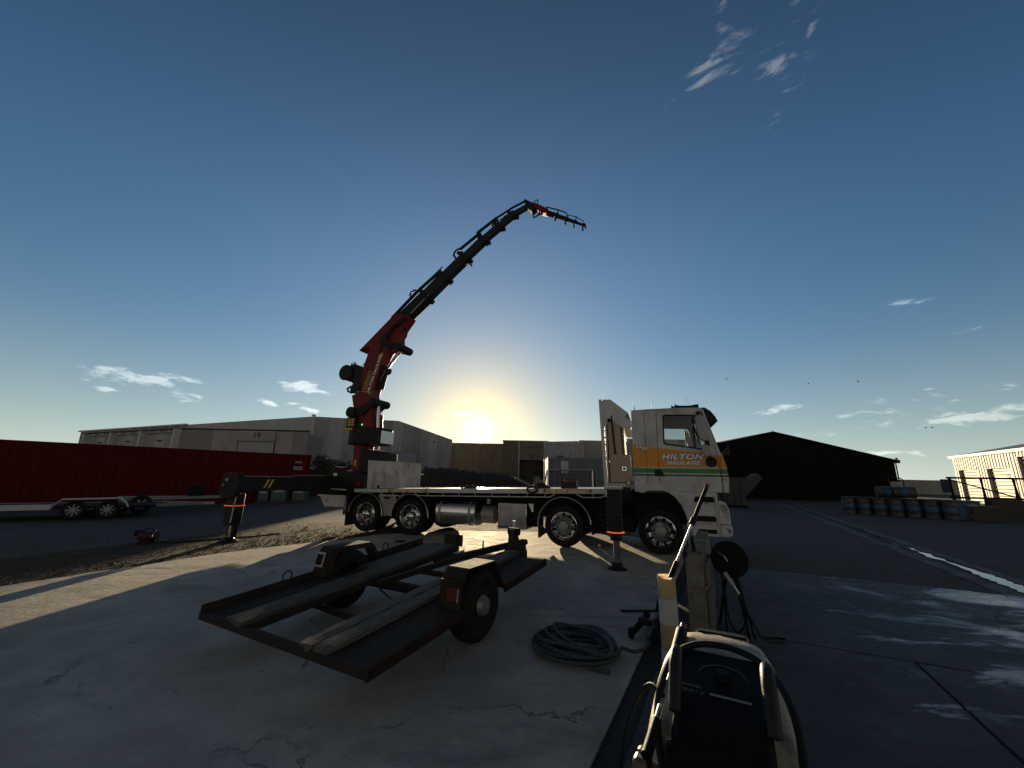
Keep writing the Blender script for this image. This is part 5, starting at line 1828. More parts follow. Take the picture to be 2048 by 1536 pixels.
# rear outrigger beam reaching out on the near side
ob = MB().box(-1.82, -1.38, -2.35, -.3, 1.04, 1.45).build('outrigger_beam', M_dkgrey, tr, bevel=.015)
ob2 = MB().box(-1.78, -1.42, -3.85, -2.3, 1.08, 1.41).build('outrigger_beam', M_dkgrey, tr, bevel=.015)
for k in range(2):
    y_ = -3.35 + k * .12
    MB().add([(-1.783 - .002, y_, 1.14), (-1.785, y_ + .06, 1.14), (-1.785, y_ + .16, 1.34), (-1.785, y_ + .10, 1.34)], [(0, 1, 2, 3)]).build('hazard_stripe', M_yellow, ob2)
    MB().add([(-1.415, y_, 1.14), (-1.415, y_ + .06, 1.14), (-1.415, y_ + .16, 1.34), (-1.415, y_ + .10, 1.34)], [(0, 1, 2, 3)]).build('hazard_stripe', M_yellow, ob2)
for k in range(3):
    x_ = -1.72 + k * .1
    MB().add([(x_, -3.853, 1.12), (x_ + .05, -3.853, 1.12), (x_ + .10, -3.853, 1.37), (x_ + .05, -3.853, 1.37)], [(0, 1, 2, 3)]).build('hazard_stripe', M_yellow if k % 2 == 0 else M_black, ob2)
rl_ = MB().box(-1.83, -1.58, -3.88, -3.62, .34, 1.02).build('outrigger_leg', M_black, tr, bevel=.012)
MB().prism([(-1.97, 1.05), (-1.86, 1.48), (-1.40, 1.48), (-1.38, 1.2), (-1.5, .95), (-1.85, .92)], -4.0, -3.86, 'y').build('end_plate', M_dkgrey, rl_)
MB().cyl((-1.7, -4.05, 1.33), (-1.7, -3.99, 1.33), .04, 12).cyl((-1.82, -4.03, 1.22), (-1.82, -3.99, 1.22), .025, 10).build('pin', M_steel, rl_)
MB().box(-1.85, -1.56, -3.9, -3.60, .75, .766).build('beacon_strip', emit('beacon_glow_rear', (1.0, .16, .03), .25), rl_)
MB().cyl((-1.56, -3.9, .40), (-1.50, -3.9, 1.02), .014, 8).build('guide_rod', M_alu, rl_)
MB().cyl((-1.72, -3.75, .06), (-1.72, -3.75, .40), .065, 18).build('ram', M_polish, rl_, smooth=True)
MB().box(-1.61, -1.56, -3.8, -3.7, .08, .4).build('ram_cover', M_black, rl_)
MB().lathe([(0, 0), (.20, 0), (.20, .02), (.11, .06), (.09, .10), (0, .10)], (-1.72, -3.75, -.012), 'z', 24).build('foot', M_black, rl_, smooth=True)
MB().box(-1.78, -1.42, .3, 3.3, 1.08, 1.41).build('outrigger_beam', M_dkgrey, tr, bevel=.015)
rl2 = MB().box(-1.83, -1.58, 3.1, 3.36, .34, 1.2).build('outrigger_leg', M_black, tr, bevel=.012)
MB().cyl((-1.70, 3.23, .02), (-1.70, 3.23, .40), .065, 16).build('ram', M_polish, rl2, smooth=True)
MB().lathe([(0, 0), (.20, 0), (.20, .02), (.11, .06), (.09, .10), (0, .10)], (-1.70, 3.23, -.02), 'z', 24).build('foot', M_black, rl2, smooth=True)

# column
MB().prism([(-1.55, 1.5), (-1.18, 1.5), (-1.22, 2.45), (-1.60, 2.45)], -.26, .26, 'y').build('crane_column', M_red, tr, bevel=.02)
MB().box(-1.50, -1.42, -.266, -.261, 1.75, 1.95).build('warning_sticker', M_yellow, tr)
MB().prism([(-1.2, 1.5), (-.36, 1.5), (-.40, 2.14), (-.46, 2.19), (-1.0, 2.27), (-1.2, 2.27)], -.42, .42, 'y').build('slew_housing', M_dkgrey, tr, bevel=.03)
MB().box(-.52, -.46, -.43, -.42, 2.24, 2.34).build('work_lamp', M_chrome, tr)
drum_pts = []
for k in range(28):
    a = 2 * math.pi * k / 28
    ca, sa = math.cos(a), math.sin(a)
    drum_pts.append((-1.18 + .66 * (abs(ca) ** .75) * (1 if ca > 0 else -1), .55 * (abs(sa) ** .75) * (1 if sa > 0 else -1)))
MB().prism(drum_pts, 2.42, 2.93, 'z').build('oil_tank', M_dkgrey, tr, bevel=.03)
MB().box(-.56, -.52, -.3, .3, 2.45, 2.84).build('tank_gauge', M_alu, tr)
MB().box(-1.86, -1.50, -.40, .35, 2.90, 3.28).build('valve_cabinet', M_dkgrey, tr, bevel=.015)
for i in range(3):
    for j in range(2):
        MB().box(-1.80 + j * .13, -1.70 + j * .13, -.405, -.4005, 3.0 + i * .085, 3.07 + i * .085).build('info_sticker', M_yellow, tr)
MB().box(-1.82, -1.5, -.535, -.52, 2.86, 2.92).build('name_sticker', M_yellow, tr)
MB().prism([(-1.52, 2.9), (-.90, 2.9), (-1.04, 3.30), (-1.10, 3.66), (-1.78, 3.62), (-1.54, 3.3)], -.28, .28, 'y').build('column_head', M_red, tr, bevel=.02)
MB().box(-1.35, -1.31, -.30, -.285, 3.03, 3.07).build('status_lamp', emit('green_led', (.05, 1.0, .25), .8), tr)
ycyl(-1.75, 3.45, .175, -.42, .42).build('pivot_pin', M_dkgrey, tr, smooth=True)
MB().prism([(-1.85, 3.30), (-1.3, 3.36), (-1.05, 3.62), (-.92, 3.66), (-.98, 3.86), (-1.2, 3.70), (-1.5, 3.58), (-1.85, 3.6)], -.36, -.28, 'y').build('link_arm', M_dkgrey, tr)
MB().prism([(-1.85, 3.30), (-1.3, 3.36), (-1.05, 3.62), (-.92, 3.66), (-.98, 3.86), (-1.2, 3.70), (-1.5, 3.58), (-1.85, 3.6)], .28, .36, 'y').build('link_arm', M_dkgrey, tr)
ycyl(-.95, 3.76, .125, -.38, .38).build('pivot_pin', M_dkgrey, tr, smooth=True)
# lift ram
MB().cyl((-.88, -.1, 2.92), (-.93, -.1, 3.72), .055, 14).build('lift_ram', M_chrome, tr, smooth=True)
MB().cyl((-.98, .12, 2.92), (-.99, .12, 3.4), .10, 14).build('lift_cylinder', M_red, tr, smooth=True)
# main boom
mb_poly = [(-1.96, 4.05), (-1.63, 4.13), (-1.62, 5.00), (-1.49, 5.44), (-1.38, 5.80), (-.84, 5.82), (-.66, 5.55), (-.76, 5.44), (-.87, 5.22), (-.94, 4.81), (-1.07, 4.35), (-1.15, 4.05), (-1.10, 3.88), (-1.05, 3.66), (-1.37, 3.52), (-1.80, 3.52)]
mboom = MB().prism(mb_poly, -.21, .21, 'y').build('main_boom', M_red, tr, bevel=.025)
tilt = math.atan2(5.35 - 4.2, -1.05 + 1.45)
# lettering runs up the boom
text_mesh('lettering', 'HILTON HAULAGE', .155, M_textwhite, mboom, (-1.12, -.2145, 4.72), (R(90), -math.atan2(1.05, .30), 0), shear=.2, offset=.003, extrude=.0004)
plt = MB().add([(-1.56, -.213, 4.16), (-1.40, -.213, 4.12), (-1.20, -.213, 4.80), (-1.36, -.213, 4.84)], [(0, 1, 2, 3)]).build('name_plate', M_yellow, mboom)
MB().add([(-1.545, -.2142, 4.18), (-1.41, -.2142, 4.145), (-1.22, -.2142, 4.785), (-1.355, -.2142, 4.82)], [(0, 1, 2, 3)]).build('name_plate_inner', M_textdark, plt)
text_mesh('lettering', 'PALFINGER', .115, M_yellow, plt, (-1.385, -.2155, 4.48), (R(90), -math.atan2(.68, .2), 0), offset=.002, extrude=.0004)
MB().add([(-1.28, -.213, 4.02), (-1.12, -.213, 4.0), (-1.09, -.213, 4.12), (-1.25, -.213, 4.14)], [(0, 1, 2, 3)]).build('decal', M_green, mboom)
MB().add([(-.98, -.213, 5.28), (-.90, -.213, 5.26), (-.84, -.213, 5.42), (-.92, -.213, 5.44)], [(0, 1, 2, 3)]).build('decal', M_yellow, mboom)
MB().add([(-1.02, -.213, 5.12), (-.94, -.213, 5.10), (-.91, -.213, 5.22), (-.99, -.213, 5.24)], [(0, 1, 2, 3)]).build('decal', M_green, mboom)
# knuckle cylinder
MB().cyl((-1.02, 0, 4.25), (-.86, 0, 4.92), .13, 18, .12).build('knuckle_cylinder', M_dkgrey, tr, smooth=True)
MB().prism([(-1.0, 4.86), (-.98, 5.0), (-.86, 5.02), (-.72, 4.92), (-.74, 4.80), (-.86, 4.74)], -.17, .17, 'y').build('cylinder_collar', M_dkgrey, tr, bevel=.01)
MB().cyl((-.86, 0, 4.90), (-.30, 0, 5.55), .055, 14).build('knuckle_ram', M_chrome, tr, smooth=True)
MB().cyl((-.90, -.18, 4.5), (-.72, -.18, 4.82), .012, 6).build('pilot_line', M_chrome, tr)
ycyl(-.20, 5.555, .125, -.34, .34).build('pivot_pin', M_dkgrey, tr, smooth=True)
for y0, y1 in ((-.32, -.22), (.22, .32)):
    MB().prism([(-.98, 5.92), (-.72, 5.98), (-.60, 5.75), (-.22, 5.66), (-.12, 5.5), (-.25, 5.44), (-.66, 5.56), (-.95, 5.72)], y0, y1, 'y').build('link_arm', M_dkgrey, tr)
    MB().prism([(-.98, 5.85), (-.70, 6.16), (-.42, 6.42), (-.36, 6.36), (-.62, 6.08), (-.80, 5.82)], y0 + .02, y1 - .02, 'y').build('link_arm', M_dkgrey, tr)
# knuckle boom
kb = [(-1.88, 5.60), (-1.80, 5.58), (-1.74, 5.655), (-1.34, 5.66), (-.95, 5.72), (-.62, 5.48), (-.52, 5.56), (-.31, 5.74), (-.33, 5.95), (-.26, 6.06), (-.24, 6.2), (-.05, 6.45), (.05, 6.61), (-.25, 6.73), (-.53, 6.81)]
MB().prism(kb, -.20, .20, 'y').build('knuckle_boom', M_red, tr, bevel=.02)
MB().box(-1.0, -.93, -.22, .22, 5.45, 5.70).build('boom_stop', M_dkgrey, tr)
MB().cyl((-.12, -.22, 6.17), (-.02, -.22, 6.19), .05, 10).build('spool', M_black, tr)
MB().prism([(-.5, 6.25), (-.38, 6.52), (-.12, 6.62), (-.02, 6.50), (-.2, 6.38)], -.24, -.2, 'y').build('hose_cover', M_dkgrey, tr)
# winch
wn_ = ycyl(-2.27, 4.84, .25, -.24, .24).build('winch_drum', M_black, tr, smooth=True)
ycyl(-2.27, 4.84, .27, -.27, -.24).build('drum_flange', M_black, wn_, smooth=True)
ycyl(-2.27, 4.84, .27, .24, .27).build('drum_flange', M_black, wn_, smooth=True)
MB().prism([(-2.2, 5.08), (-2.02, 5.16), (-1.80, 5.06), (-1.74, 4.94), (-1.58, 4.92), (-1.60, 4.56), (-1.70, 4.22), (-1.95, 4.12), (-2.08, 4.24), (-1.96, 4.5), (-2.06, 4.62)], -.2, .2, 'y').build('winch_body', M_black, wn_, bevel=.02)
MB().tube([(-2.28, -.05, 5.08), (-2.24, -.05, 5.22), (-2.1, -.05, 5.24), (-2.04, -.05, 5.12)], .018, 6).build('cable_guide', M_black, wn_)
MB().tube([(-1.98, -.1, 4.42), (-2.16, -.1, 4.36), (-2.26, -.1, 4.32), (-2.22, -.1, 4.22), (-2.05, -.1, 4.16)], .035, 8).build('hook_loop', M_black, wn_)
MB().cyl((-1.86, -.02, 5.06), (-1.50, -.02, 5.44), .01, 6).build('winch_rope', M_steel, wn_)
# telescopic sections
nodes = [(-.28, 6.66), (.55, 7.36), (1.22, 7.96), (1.93, 8.565), (2.57, 9.09), (3.11, 9.475), (3.58, 9.79), (4.10, 10.00)]
wid = [.40, .37, .33, .27, .23, .19, .16]
for i in range(7):
    a, b_ = Vector(nodes[i]), Vector(nodes[i + 1])
    d = (b_ - a).normalized()
    pa = a - d * (.5 if i else .1)
    p0, p1 = Vector((pa.x, 0, pa.y)), Vector((b_.x, 0, b_.y))
    sec = MB().beam(p0, p1, wid[i] * .8, wid[i], up=(0, 0, 1)).build('boom_section', M_boom if i else M_dkgrey, tr, bevel=.015)
    n_ = Vector((-d.y, d.x))
    w = wid[i]
    cpos = Vector((b_.x, 0, b_.y))
    dd = Vector((d.x, 0, d.y))
    MB().beam(cpos - dd * .11, cpos + dd * .02, w * .95, w * 1.22, up=(0, 0, 1)).build('section_collar', M_dkgrey, sec)
    lug = cpos - Vector((n_.x, 0, n_.y)) * (w * .72)
    MB().beam(lug - dd * .03, lug + dd * .05 - Vector((n_.x, 0, n_.y)) * .06, .08, .09, up=(0, 0, 1)).build('lug', M_black, sec)
    br = cpos + Vector((n_.x, 0, n_.y)) * (w * .75)
    if i in (2, 3, 4, 5):
        MB().beam(br - dd * .1 - Vector((n_.x, 0, n_.y)) * .06, br + Vector((n_.x, 0, n_.y)) * .13 - dd * .1, .12, .12, up=(1, 0, 0)).build('ram_bracket', M_black, sec)
for pts, r_ in (([(-.80, 0, 6.73), (.1, 0, 7.56), (1.0, 0, 8.24)], .055), ([(.15, 0, 7.62), (1.05, 0, 8.36)], .02), ([(1.68, 0, 8.90), (2.40, 0, 9.38)], .05), ([(2.26, 0, 9.37), (2.96, 0, 9.80)], .05), ([(2.84, 0, 9.75), (3.50, 0, 10.06), (3.92, 0, 10.20)], .035), ([(.0, -.1, 6.58), (.72, -.1, 7.2)], .035), ([(.05, -.16, 6.72), (.7, -.16, 7.3)], .03), ([(1.95, .05, 8.85), (2.7, .05, 9.35)], .02), ([(3.2, 0, 9.78), (3.95, 0, 10.05)], .025)):
    MB().tube(pts, r_, 10).build('extension_ram', M_dkgrey if r_ != .03 else M_chrome, tr, smooth=True)
MB().tube([(-.05, 0, 7.36), (-.16, 0, 7.48), (-.12, 0, 7.60), (.02, 0, 7.66), (.12, 0, 7.60)], .03, 8).tube([(1.55, 0, 8.55), (1.44, 0, 8.72), (1.48, 0, 8.84), (1.6, 0, 8.92), (1.72, 0, 8.9)], .035, 8).tube([(1.9, 0, 8.3), (2.05, 0, 8.35), (2.13, 0, 8.2)], .03, 8).tube([(2.8, 0, 9.5), (2.86, 0, 9.66), (3.0, 0, 9.72), (3.07, 0, 9.6), (3.0, 0, 9.45)], .03, 8).tube([(3.36, 0, 9.72), (3.38, 0, 9.86), (3.5, 0, 9.94), (3.6, 0, 9.84), (3.56, 0, 9.74)], .03, 8).build('hose_loop', M_black, tr)
# fly jib
jh = MB().prism([(3.92, 10.20), (4.02, 10.16), (4.14, 10.06), (4.26, 9.98), (4.34, 9.80), (4.20, 9.70), (4.06, 9.82), (3.98, 9.98)], -.12, .12, 'y').build('jib_head', M_dkgrey, tr, bevel=.01)
MB().prism([(4.14, 10.03), (4.30, 9.99), (4.72, 9.68), (4.68, 9.52), (4.50, 9.60), (4.32, 9.78)], -.10, .10, 'y').build('fly_jib', M_red, tr, bevel=.01)
MB().tube([(4.22, 0, 9.98), (4.24, 0, 10.12), (4.36, 0, 10.16), (4.36, 0, 10.0)], .018, 6).build('jib_linkage', M_black, tr)
MB().tube([(4.2, 0, 9.72), (4.22, 0, 9.52), (4.36, 0, 9.58), (4.42, 0, 9.68)], .025, 6).build('jib_linkage', M_black, tr)
MB().tube([(4.36, 0, 9.6), (4.62, 0, 9.62), (4.72, 0, 9.58)], .03, 6).build('jib_linkage', M_black, tr)
jn = [(4.62, 9.62), (4.98, 9.42), (5.30, 9.23), (5.56, 9.07), (5.82, 8.90)]
for i in range(4):
    w = (.13, .105, .085, .065)[i]
    a, b_ = jn[i], jn[i + 1]
    js = MB().beam((a[0] - .12, 0, a[1] + .07), (b_[0], 0, b_[1]), w * .8, w).build('jib_section', M_jib, tr)
    MB().beam((b_[0] - .03, 0, b_[1] + .02), (b_[0] + .01, 0, b_[1] - .006), w, w * 1.35).build('section_collar', M_black, js)
    MB().beam((b_[0] - .05, 0, b_[1] - .02), (b_[0] - .06, 0, b_[1] - .16), .05, .04).build('lug', M_black, js)
MB().tube([(4.64, 0, 9.82), (4.98, 0, 9.65), (5.28, 0, 9.46), (5.30, 0, 9.3)], .02, 6).tube([(5.0, 0, 9.5), (5.02, 0, 9.62)], .02, 6).tube([(5.28, 0, 9.40), (5.56, 0, 9.26), (5.8, 0, 9.05)], .013, 6).tube([(5.56, 0, 9.1), (5.57, 0, 9.30)], .018, 6).build('jib_ram', M_black, tr)
MB().prism([(5.78, 9.0), (5.86, 8.92), (5.87, 8.80), (5.80, 8.86)], -.05, .05, 'y').build('jib_tip', M_jib, tr)

# ---------------------------------------------------------------- loose gear on the deck
TRM = Matrix.Translation((-3.399, 12.393, 0)) @ Matrix.Rotation(math.atan2(-.3367, .9416), 4, 'Z')
RZT = math.atan2(-.3367, .9416)


def on_deck(x, y, dz=.0):
    p = TRM @ Vector((x, y, zd(x) + dz))
    return (p.x, p.y, p.z)


def lump(b, cx, cy, cz, rx, ry, rz, seed, n=14, m=8):
    rnd = random.Random(seed)
    o = len(b.v)
    for j in range(m + 1):
        ph = math.pi / 2 * j / m
        for i in range(n):
            a = 2 * math.pi * i / n
            k = 1 + rnd.uniform(-.14, .14)
            b.v.append((cx + rx * k * math.cos(a) * math.cos(ph), cy + ry * k * math.sin(a) * math.cos(ph), cz + rz * math.sin(ph) * (1 + rnd.uniform(-.08, .08))))
    for j in range(m):
        for i in range(n):
            b.f.append((o + j * n + i, o + j * n + (i + 1) % n, o + (j + 1) * n + (i + 1) % n, o + (j + 1) * n + i))
    return b


rag = thing('crumpled_tarp', 'crumpled brown tarp lying on the middle of the flat deck', 'tarp', on_deck(2.9, -.98), RZT)
rgb_ = MB()
lump(rgb_, 0, 0, 0, .16, .14, .12, 21)
rgb_.build('bundle', M_brown, rag, smooth=True, angle=60)
MB().tube([(-.13, -.06, .03), (-.2, -.04, .05), (-.27, -.05, .03), (-.24, -.1, .012), (-.14, -.08, .012)], .016, 6).build('tail', M_brown, rag)
bag = thing('tool_bag', 'dark maroon tool bag on the deck beside the coiled strap', 'bag', on_deck(4.77, -.95), RZT)
bgm = MB()
lump(bgm, 0, 0, 0, .21, .14, .11, 31)
bgm.build('body', M_maroon, bag, smooth=True, angle=60)
MB().tube([(-.13, -.05, .10), (-.07, -.06, .125), (.05, -.06, .125), (.11, -.05, .10)], .014, 6).build('handle', M_black, bag)
MB().box(-.2, -.17, -.11, -.07, .06, .10).build('buckle', M_chrome, bag)
cs_ = thing('coiled_strap', 'coiled brown webbing strap hanging over the deck edge', 'strap', on_deck(4.62, -1.255), RZT)
for k in range(4):
    MB().tube([(.10 * math.cos(a) * (1 - .06 * k) * 1.35, -.012 * k + .01 * math.sin(a), -.01 + .075 * math.sin(a) * (1 - .06 * k)) for a in [q * .3142 for q in range(20)]], .018, 6, closed=True).build('turn', M_brown, cs_)
MB().tube([(-.1, 0, .03), (-.0, .12, .04), (.1, .2, .05)], .016, 6).build('free_end', M_brown, cs_)
jc = thing('jerry_can', 'dark red jerry can standing on the deck above the second wheel', 'jerry can', on_deck(5.46, -1.02), RZT)
MB().prism(rounded([(-.19, 0), (.19, 0), (.19, .18), (-.19, .18)], .035), -.09, .09, 'y').build('body', M_maroon, jc, bevel=.015)
MB().tube([(-.12, 0, .17), (-.12, 0, .205), (.10, 0, .205), (.10, 0, .17)], .014, 6).build('handle', M_maroon, jc)
MB().cyl((.15, 0, .18), (.15, 0, .21), .025, 10).build('cap', M_black, jc)
dr_ = thing('small_shackles', 'pair of small shackles on the deck by the side gate', 'shackle', on_deck(1.62, -1.1, .002), RZT)
for x_ in (0, .09):
    MB().tube([(x_ - .03, 0, .0), (x_ - .03, 0, .03), (x_, 0, .05), (x_ + .03, 0, .03), (x_ + .03, 0, 0)], .01, 6).build('shackle', M_steel, dr_)

# ---------------------------------------------------------------- rusty car trailer
ct = thing('car_trailer', 'rusty low car trailer with timber runways tilted on the slab', 'trailer', (-1.79, 3.358, 0), math.atan2(-.484, .875))


def zt(y):
    return .30 + .0804 * y


def tpan(x0, x1, y0, y1, name, m, dz=0.0, t=.012):
    vs = [(x, y, zt(y) + dz + k * t) for k in (0, 1) for x, y in ((x0, y0), (x1, y0), (x1, y1), (x0, y1))]
    return MB().add(vs, [(0, 3, 2, 1), (4, 5, 6, 7), (0, 1, 5, 4), (1, 2, 6, 5), (2, 3, 7, 6), (3, 0, 4, 7)])


tpan(-1.03, -.34, .03, 2.86, 'runway_pan', M_rust, -.03).build('runway_pan', M_rust, ct)
tpan(.36, 1.02, .03, 1.06, 'runway_pan', M_rust, -.03).build('runway_pan', M_rust, ct)
tpan(.36, .74, 1.06, 1.76, 'runway_pan', M_rust, -.03).build('runway_pan', M_rust, ct)
tpan(.36, 1.02, 1.76, 2.78, 'runway_pan', M_rust, -.03).build('runway_pan', M_rust, ct)
# edge rails
tpan(-1.05, -1.035, 0, 2.88, 'rail', M_rust, -.04, .09).build('side_rail', M_rust, ct)
tpan(1.02, 1.05, 0, 1.06, 'rail', M_rust2, -.075, .075).build('side_rail', M_rust2, ct)
tpan(1.02, 1.05, 1.76, 2.78, 'rail', M_rust2, -.075, .075).build('side_rail', M_rust2, ct)
tpan(-.36, -.345, .03, 2.86, 'rail', M_rust, -.06, .06).build('inner_rail', M_rust, ct)
tpan(.345, .36, .03, 2.78, 'rail', M_rust, -.06, .06).build('inner_rail', M_rust, ct)
# rear and cross bars
MB().beam((-1.05, .015, zt(0) - .035), (1.05, .015, zt(0) - .035), .05, .06).build('rear_bar', M_rust, ct, bevel=.006)
pts = [(-.9 + 1.8 * k / 10, .78, zt(.78) - .10 - .05 * math.sin(math.pi * k / 10)) for k in range(11)]
MB().tube(pts, .028, 8).build('axle_brace', M_rust, ct)
for y in (1.45, 1.92, 2.64):
    MB().beam((-1.0, y, zt(y) - .07), (1.0, y, zt(y) - .07), .05, .05).build('cross_member', M_rust2 if y < 2 else M_rust, ct)
for x in (-.02,):
    MB().beam((x - .25, 1.3, zt(1.3) - .04), (x + .05, 2.9, zt(2.9) - .03), .05, .06).build('drawbar', M_rust, ct)
MB().beam((-.32, 2.3, zt(2.3) - .08), (.12, 3.75, zt(3.75) - .1), .06, .08).build('drawbar', M_rust, ct)
MB().beam((.50, 2.3, zt(2.3) - .08), (.16, 3.75, zt(3.75) - .1), .06, .08).build('drawbar', M_rust, ct)
MB().tube(sm([(-.3, 1.35, zt(1.3) - .1), (-.1, 1.5, .12), (.1, 1.75, .02), (-.3, 1.9, .014), (-.5, 1.7, .014)]), .008, 6).build('lighting_cable', M_hosedk, ct)


# timber runways
def plank(x0, x1, y0, y1, h, m, seed, base=0.0):
    rnd = random.Random(seed)
    b = MB()
    n = 24
    for k in range(n + 1):
        y = y0 + (y1 - y0) * k / n
        j = lambda a: rnd.uniform(-a, a)
        rag = .02 if k in (0, n) else 0
        z0 = zt(y) - .012 + base
        b.v += [(x0 + j(.004), y + j(rag), z0), (x1 + j(.004), y + j(rag), z0), (x1 + j(.006), y + j(rag), z0 + h + j(.004)), ((x0 + x1) / 2, y + j(rag), z0 + h + .003 + j(.003)), (x0 + j(.006), y + j(rag), z0 + h + j(.004))]
    for k in range(n):
        a = k * 5
        for q in range(5):
            b.f.append((a + q, a + (q + 1) % 5, a + 5 + (q + 1) % 5, a + 5 + q))
    b.f += [(4, 3, 2, 1, 0), tuple(n * 5 + q for q in range(5))]
    return b.build('timber_plank', m, ct)


plank(-.62, -.385, -.01, 2.92, .036, M_timber, 1)
plank(.35, .475, -.01, 1.80, .04, M_timber2, 2)
plank(.488, .635, .0, 1.74, .036, M_timber2, 3)
plank(.46, .63, 1.84, 2.84, .05, M_timber, 4)
plank(-.83, -.64, 1.5, 2.84, .03, M_timber, 5)
# front upright flap and winch post
MB().box(-.62, -.30, 2.86, 2.88, zt(2.86), zt(2.86) + .15).build('front_flap', M_rust, ct)
wp = MB().prism([(2.95, .42), (3.45, .46), (3.40, .58), (3.22, .62), (3.12, .80), (3.04, .80), (3.02, .60), (2.90, .52)], .36, .44, 'x').build('winch_post', M_rust, ct)
MB().cyl((.32, 3.12, .76), (.48, 3.12, .76), .05, 12).build('winch_spool', M_chassis, wp)
MB().box(.28, .52, 2.9, 3.3, .36, .50).build('tool_tray', M_rust, ct)
MB().cyl((.0, 2.95, .45), (.0, 2.95, .62), .012, 8).build('pin', M_chassis, ct)
MB().cyl((.14, 3.6, .05), (.14, 3.6, .85), .028, 10).build('jockey_stem', M_alu, ct)
small_wheel('jockey_wheel', ct, (.14, 3.62, .10), .10, .06, M_steel, 5)
MB().box(.08, .20, 3.72, 3.98, .46, .54).build('coupling', M_chassis, ct, bevel=.02)
# tie loops on the left rail
for y, x in ((.78, -1.06), (2.15, -1.06)):
    z = zt(y) + .04
    MB().tube([(x, y - .045, z), (x, y - .05, z + .05), (x, y - .02, z + .085), (x, y + .02, z + .085), (x, y + .05, z + .05), (x, y + .045, z)], .008, 6).build('tie_loop', M_chassis, ct)


# mudguards: boxes with an arched opening
def guard(x0, x1, ys, name):
    y0, y1 = ys
    out = [(y0, .40), (y0 + .06, .64), (y0 + .11, .685), (y1 - .20, .685), (y1 - .14, .64), (y1, .43)]
    inn = [(y0 + .10, .40), (y0 + .13, .58), (y0 + .16, .63), (y1 - .22, .63), (y1 - .17, .60), (y1 - .05, .43)]
    b = MB()
    n = len(out)
    # top skin
    for (ya, za), (yb, zb) in zip(out, out[1:]):
        b.add([(x0, ya, za), (x1, ya, za), (x1, yb, zb), (x0, yb, zb), (x0, ya, za - .012), (x1, ya, za - .012), (x1, yb, zb - .012), (x0, yb, zb - .012)], [(0, 1, 2, 3), (7, 6, 5, 4), (0, 3, 7, 4), (1, 5, 6, 2)])
    g_ = b.build('mudguard', M_rust, ct)
    # side cheek towards the deck
    xc = x1 if x0 < 0 else x0
    vs = [(xc, a, z) for a, z in out + inn] + [(xc + .008, a, z) for a, z in out + inn]
    fs = []
    for i in range(n - 1):
        fs += [(i, i + 1, n + i + 1, n + i), (2 * n + i, 3 * n + i, 3 * n + i + 1, 2 * n + i + 1), (i, 2 * n + i, 2 * n + i + 1, i + 1), (n + i, n + i + 1, 3 * n + i + 1, 3 * n + i)]
    MB().add(vs, fs).build('cheek', M_rust, g_)
    return g_


gl_ = guard(-1.06, -.86, (1.07, 1.90), 'l')
gr_ = guard(.76, 1.00, (1.05, 1.80), 'r')
lp = MB().obox((-.97, 1.085, .565), (.13, .012, .15), Matrix.Rotation(R(-13), 3, 'X')).build('tail_lamp', M_sign, gl_)
MB().obox((-.97, 1.075, .565), (.09, .012, .11), Matrix.Rotation(R(-13), 3, 'X')).build('lamp_plate', M_chassis, lp)
MB().box(.78, 1.0, 1.03, 1.05, .30, .60).build('rear_skirt', M_rust, gr_)
rp = MB().obox((.93, 1.02, .49), (.12, .02, .11), Matrix.Rotation(R(-4), 3, 'X')).build('tail_lamp', M_redlens, gr_)
MB().obox((.99, 1.017, .49), (.008, .022, .11), Matrix.Rotation(R(-4), 3, 'X')).build('lamp_rim', M_alu, rp)
# wheels: axle along x here, so make them in a turned parent


def trailer_wheel(x, sgn):
    r, w = .315, .19
    b = MB().lathe([(r * .58, 0), (r * .62, sgn * .014), (r * .85, sgn * .022), (r * .97, -sgn * .012), (r, -sgn * .045), (r * .985, -sgn * .05), (r * .985, -sgn * .06), (r, -sgn * .065), (r, -sgn * .12), (r * .985, -sgn * .125), (r * .985, -sgn * .135), (r, -sgn * .14), (r * .96, -sgn * .175), (r * .85, -sgn * .19), (r * .58, -sgn * .17)], (x, 1.42, r), 'x', 36)
    wh = b.build('wheel', M_rubber, ct, smooth=True, angle=60)
    MB().lathe([(r * .59, 0), (r * .55, -sgn * .02), (r * .48, -sgn * .04), (r * .30, -sgn * .02), (r * .26, sgn * .015), (r * .15, sgn * .03), (0, sgn * .03)], (x, 1.42, r), 'x', 30).build('rim', M_rust, wh, smooth=True)
    MB().lathe([(r * .30, -sgn * .0), (r * .22, sgn * .045), (0, sgn * .05)], (x, 1.42, r), 'x', 24).build('hub_cap', M_steel, wh, smooth=True)
    return wh


trailer_wheel(.985, 1)
trailer_wheel(-1.03, -1)
MB().cyl((-.9, 1.42, .315), (.85, 1.42, .315), .03, 10).build('axle', M_chassis, ct)
for x in (-.72, .66):
    MB().tube([(x, .95, zt(.95) - .07), (x, 1.42, .33), (x, 1.85, zt(1.85) - .07)], .022, 6).build('leaf_spring', M_chassis, ct)

gv = thing('dropped_glove', 'black glove dropped on the slab beside the rear truck wheels', 'glove', (-2.55, 9.72, .002), R(12))
b = MB()
lump(b, 0, 0, 0, .09, .05, .035, 41)
b.build('palm', M_plastic, gv, smooth=True, angle=60)
for k in range(4):
    MB().tube([(.06, -.035 + k * .022, .018), (.11, -.045 + k * .028, .026), (.16, -.05 + k * .03, .010)], .010, 6).build('finger', M_plastic, gv)
MB().tube([(-.02, -.04, .018), (.02, -.08, .02), (.05, -.10, .010)], .011, 6).build('thumb', M_plastic, gv)

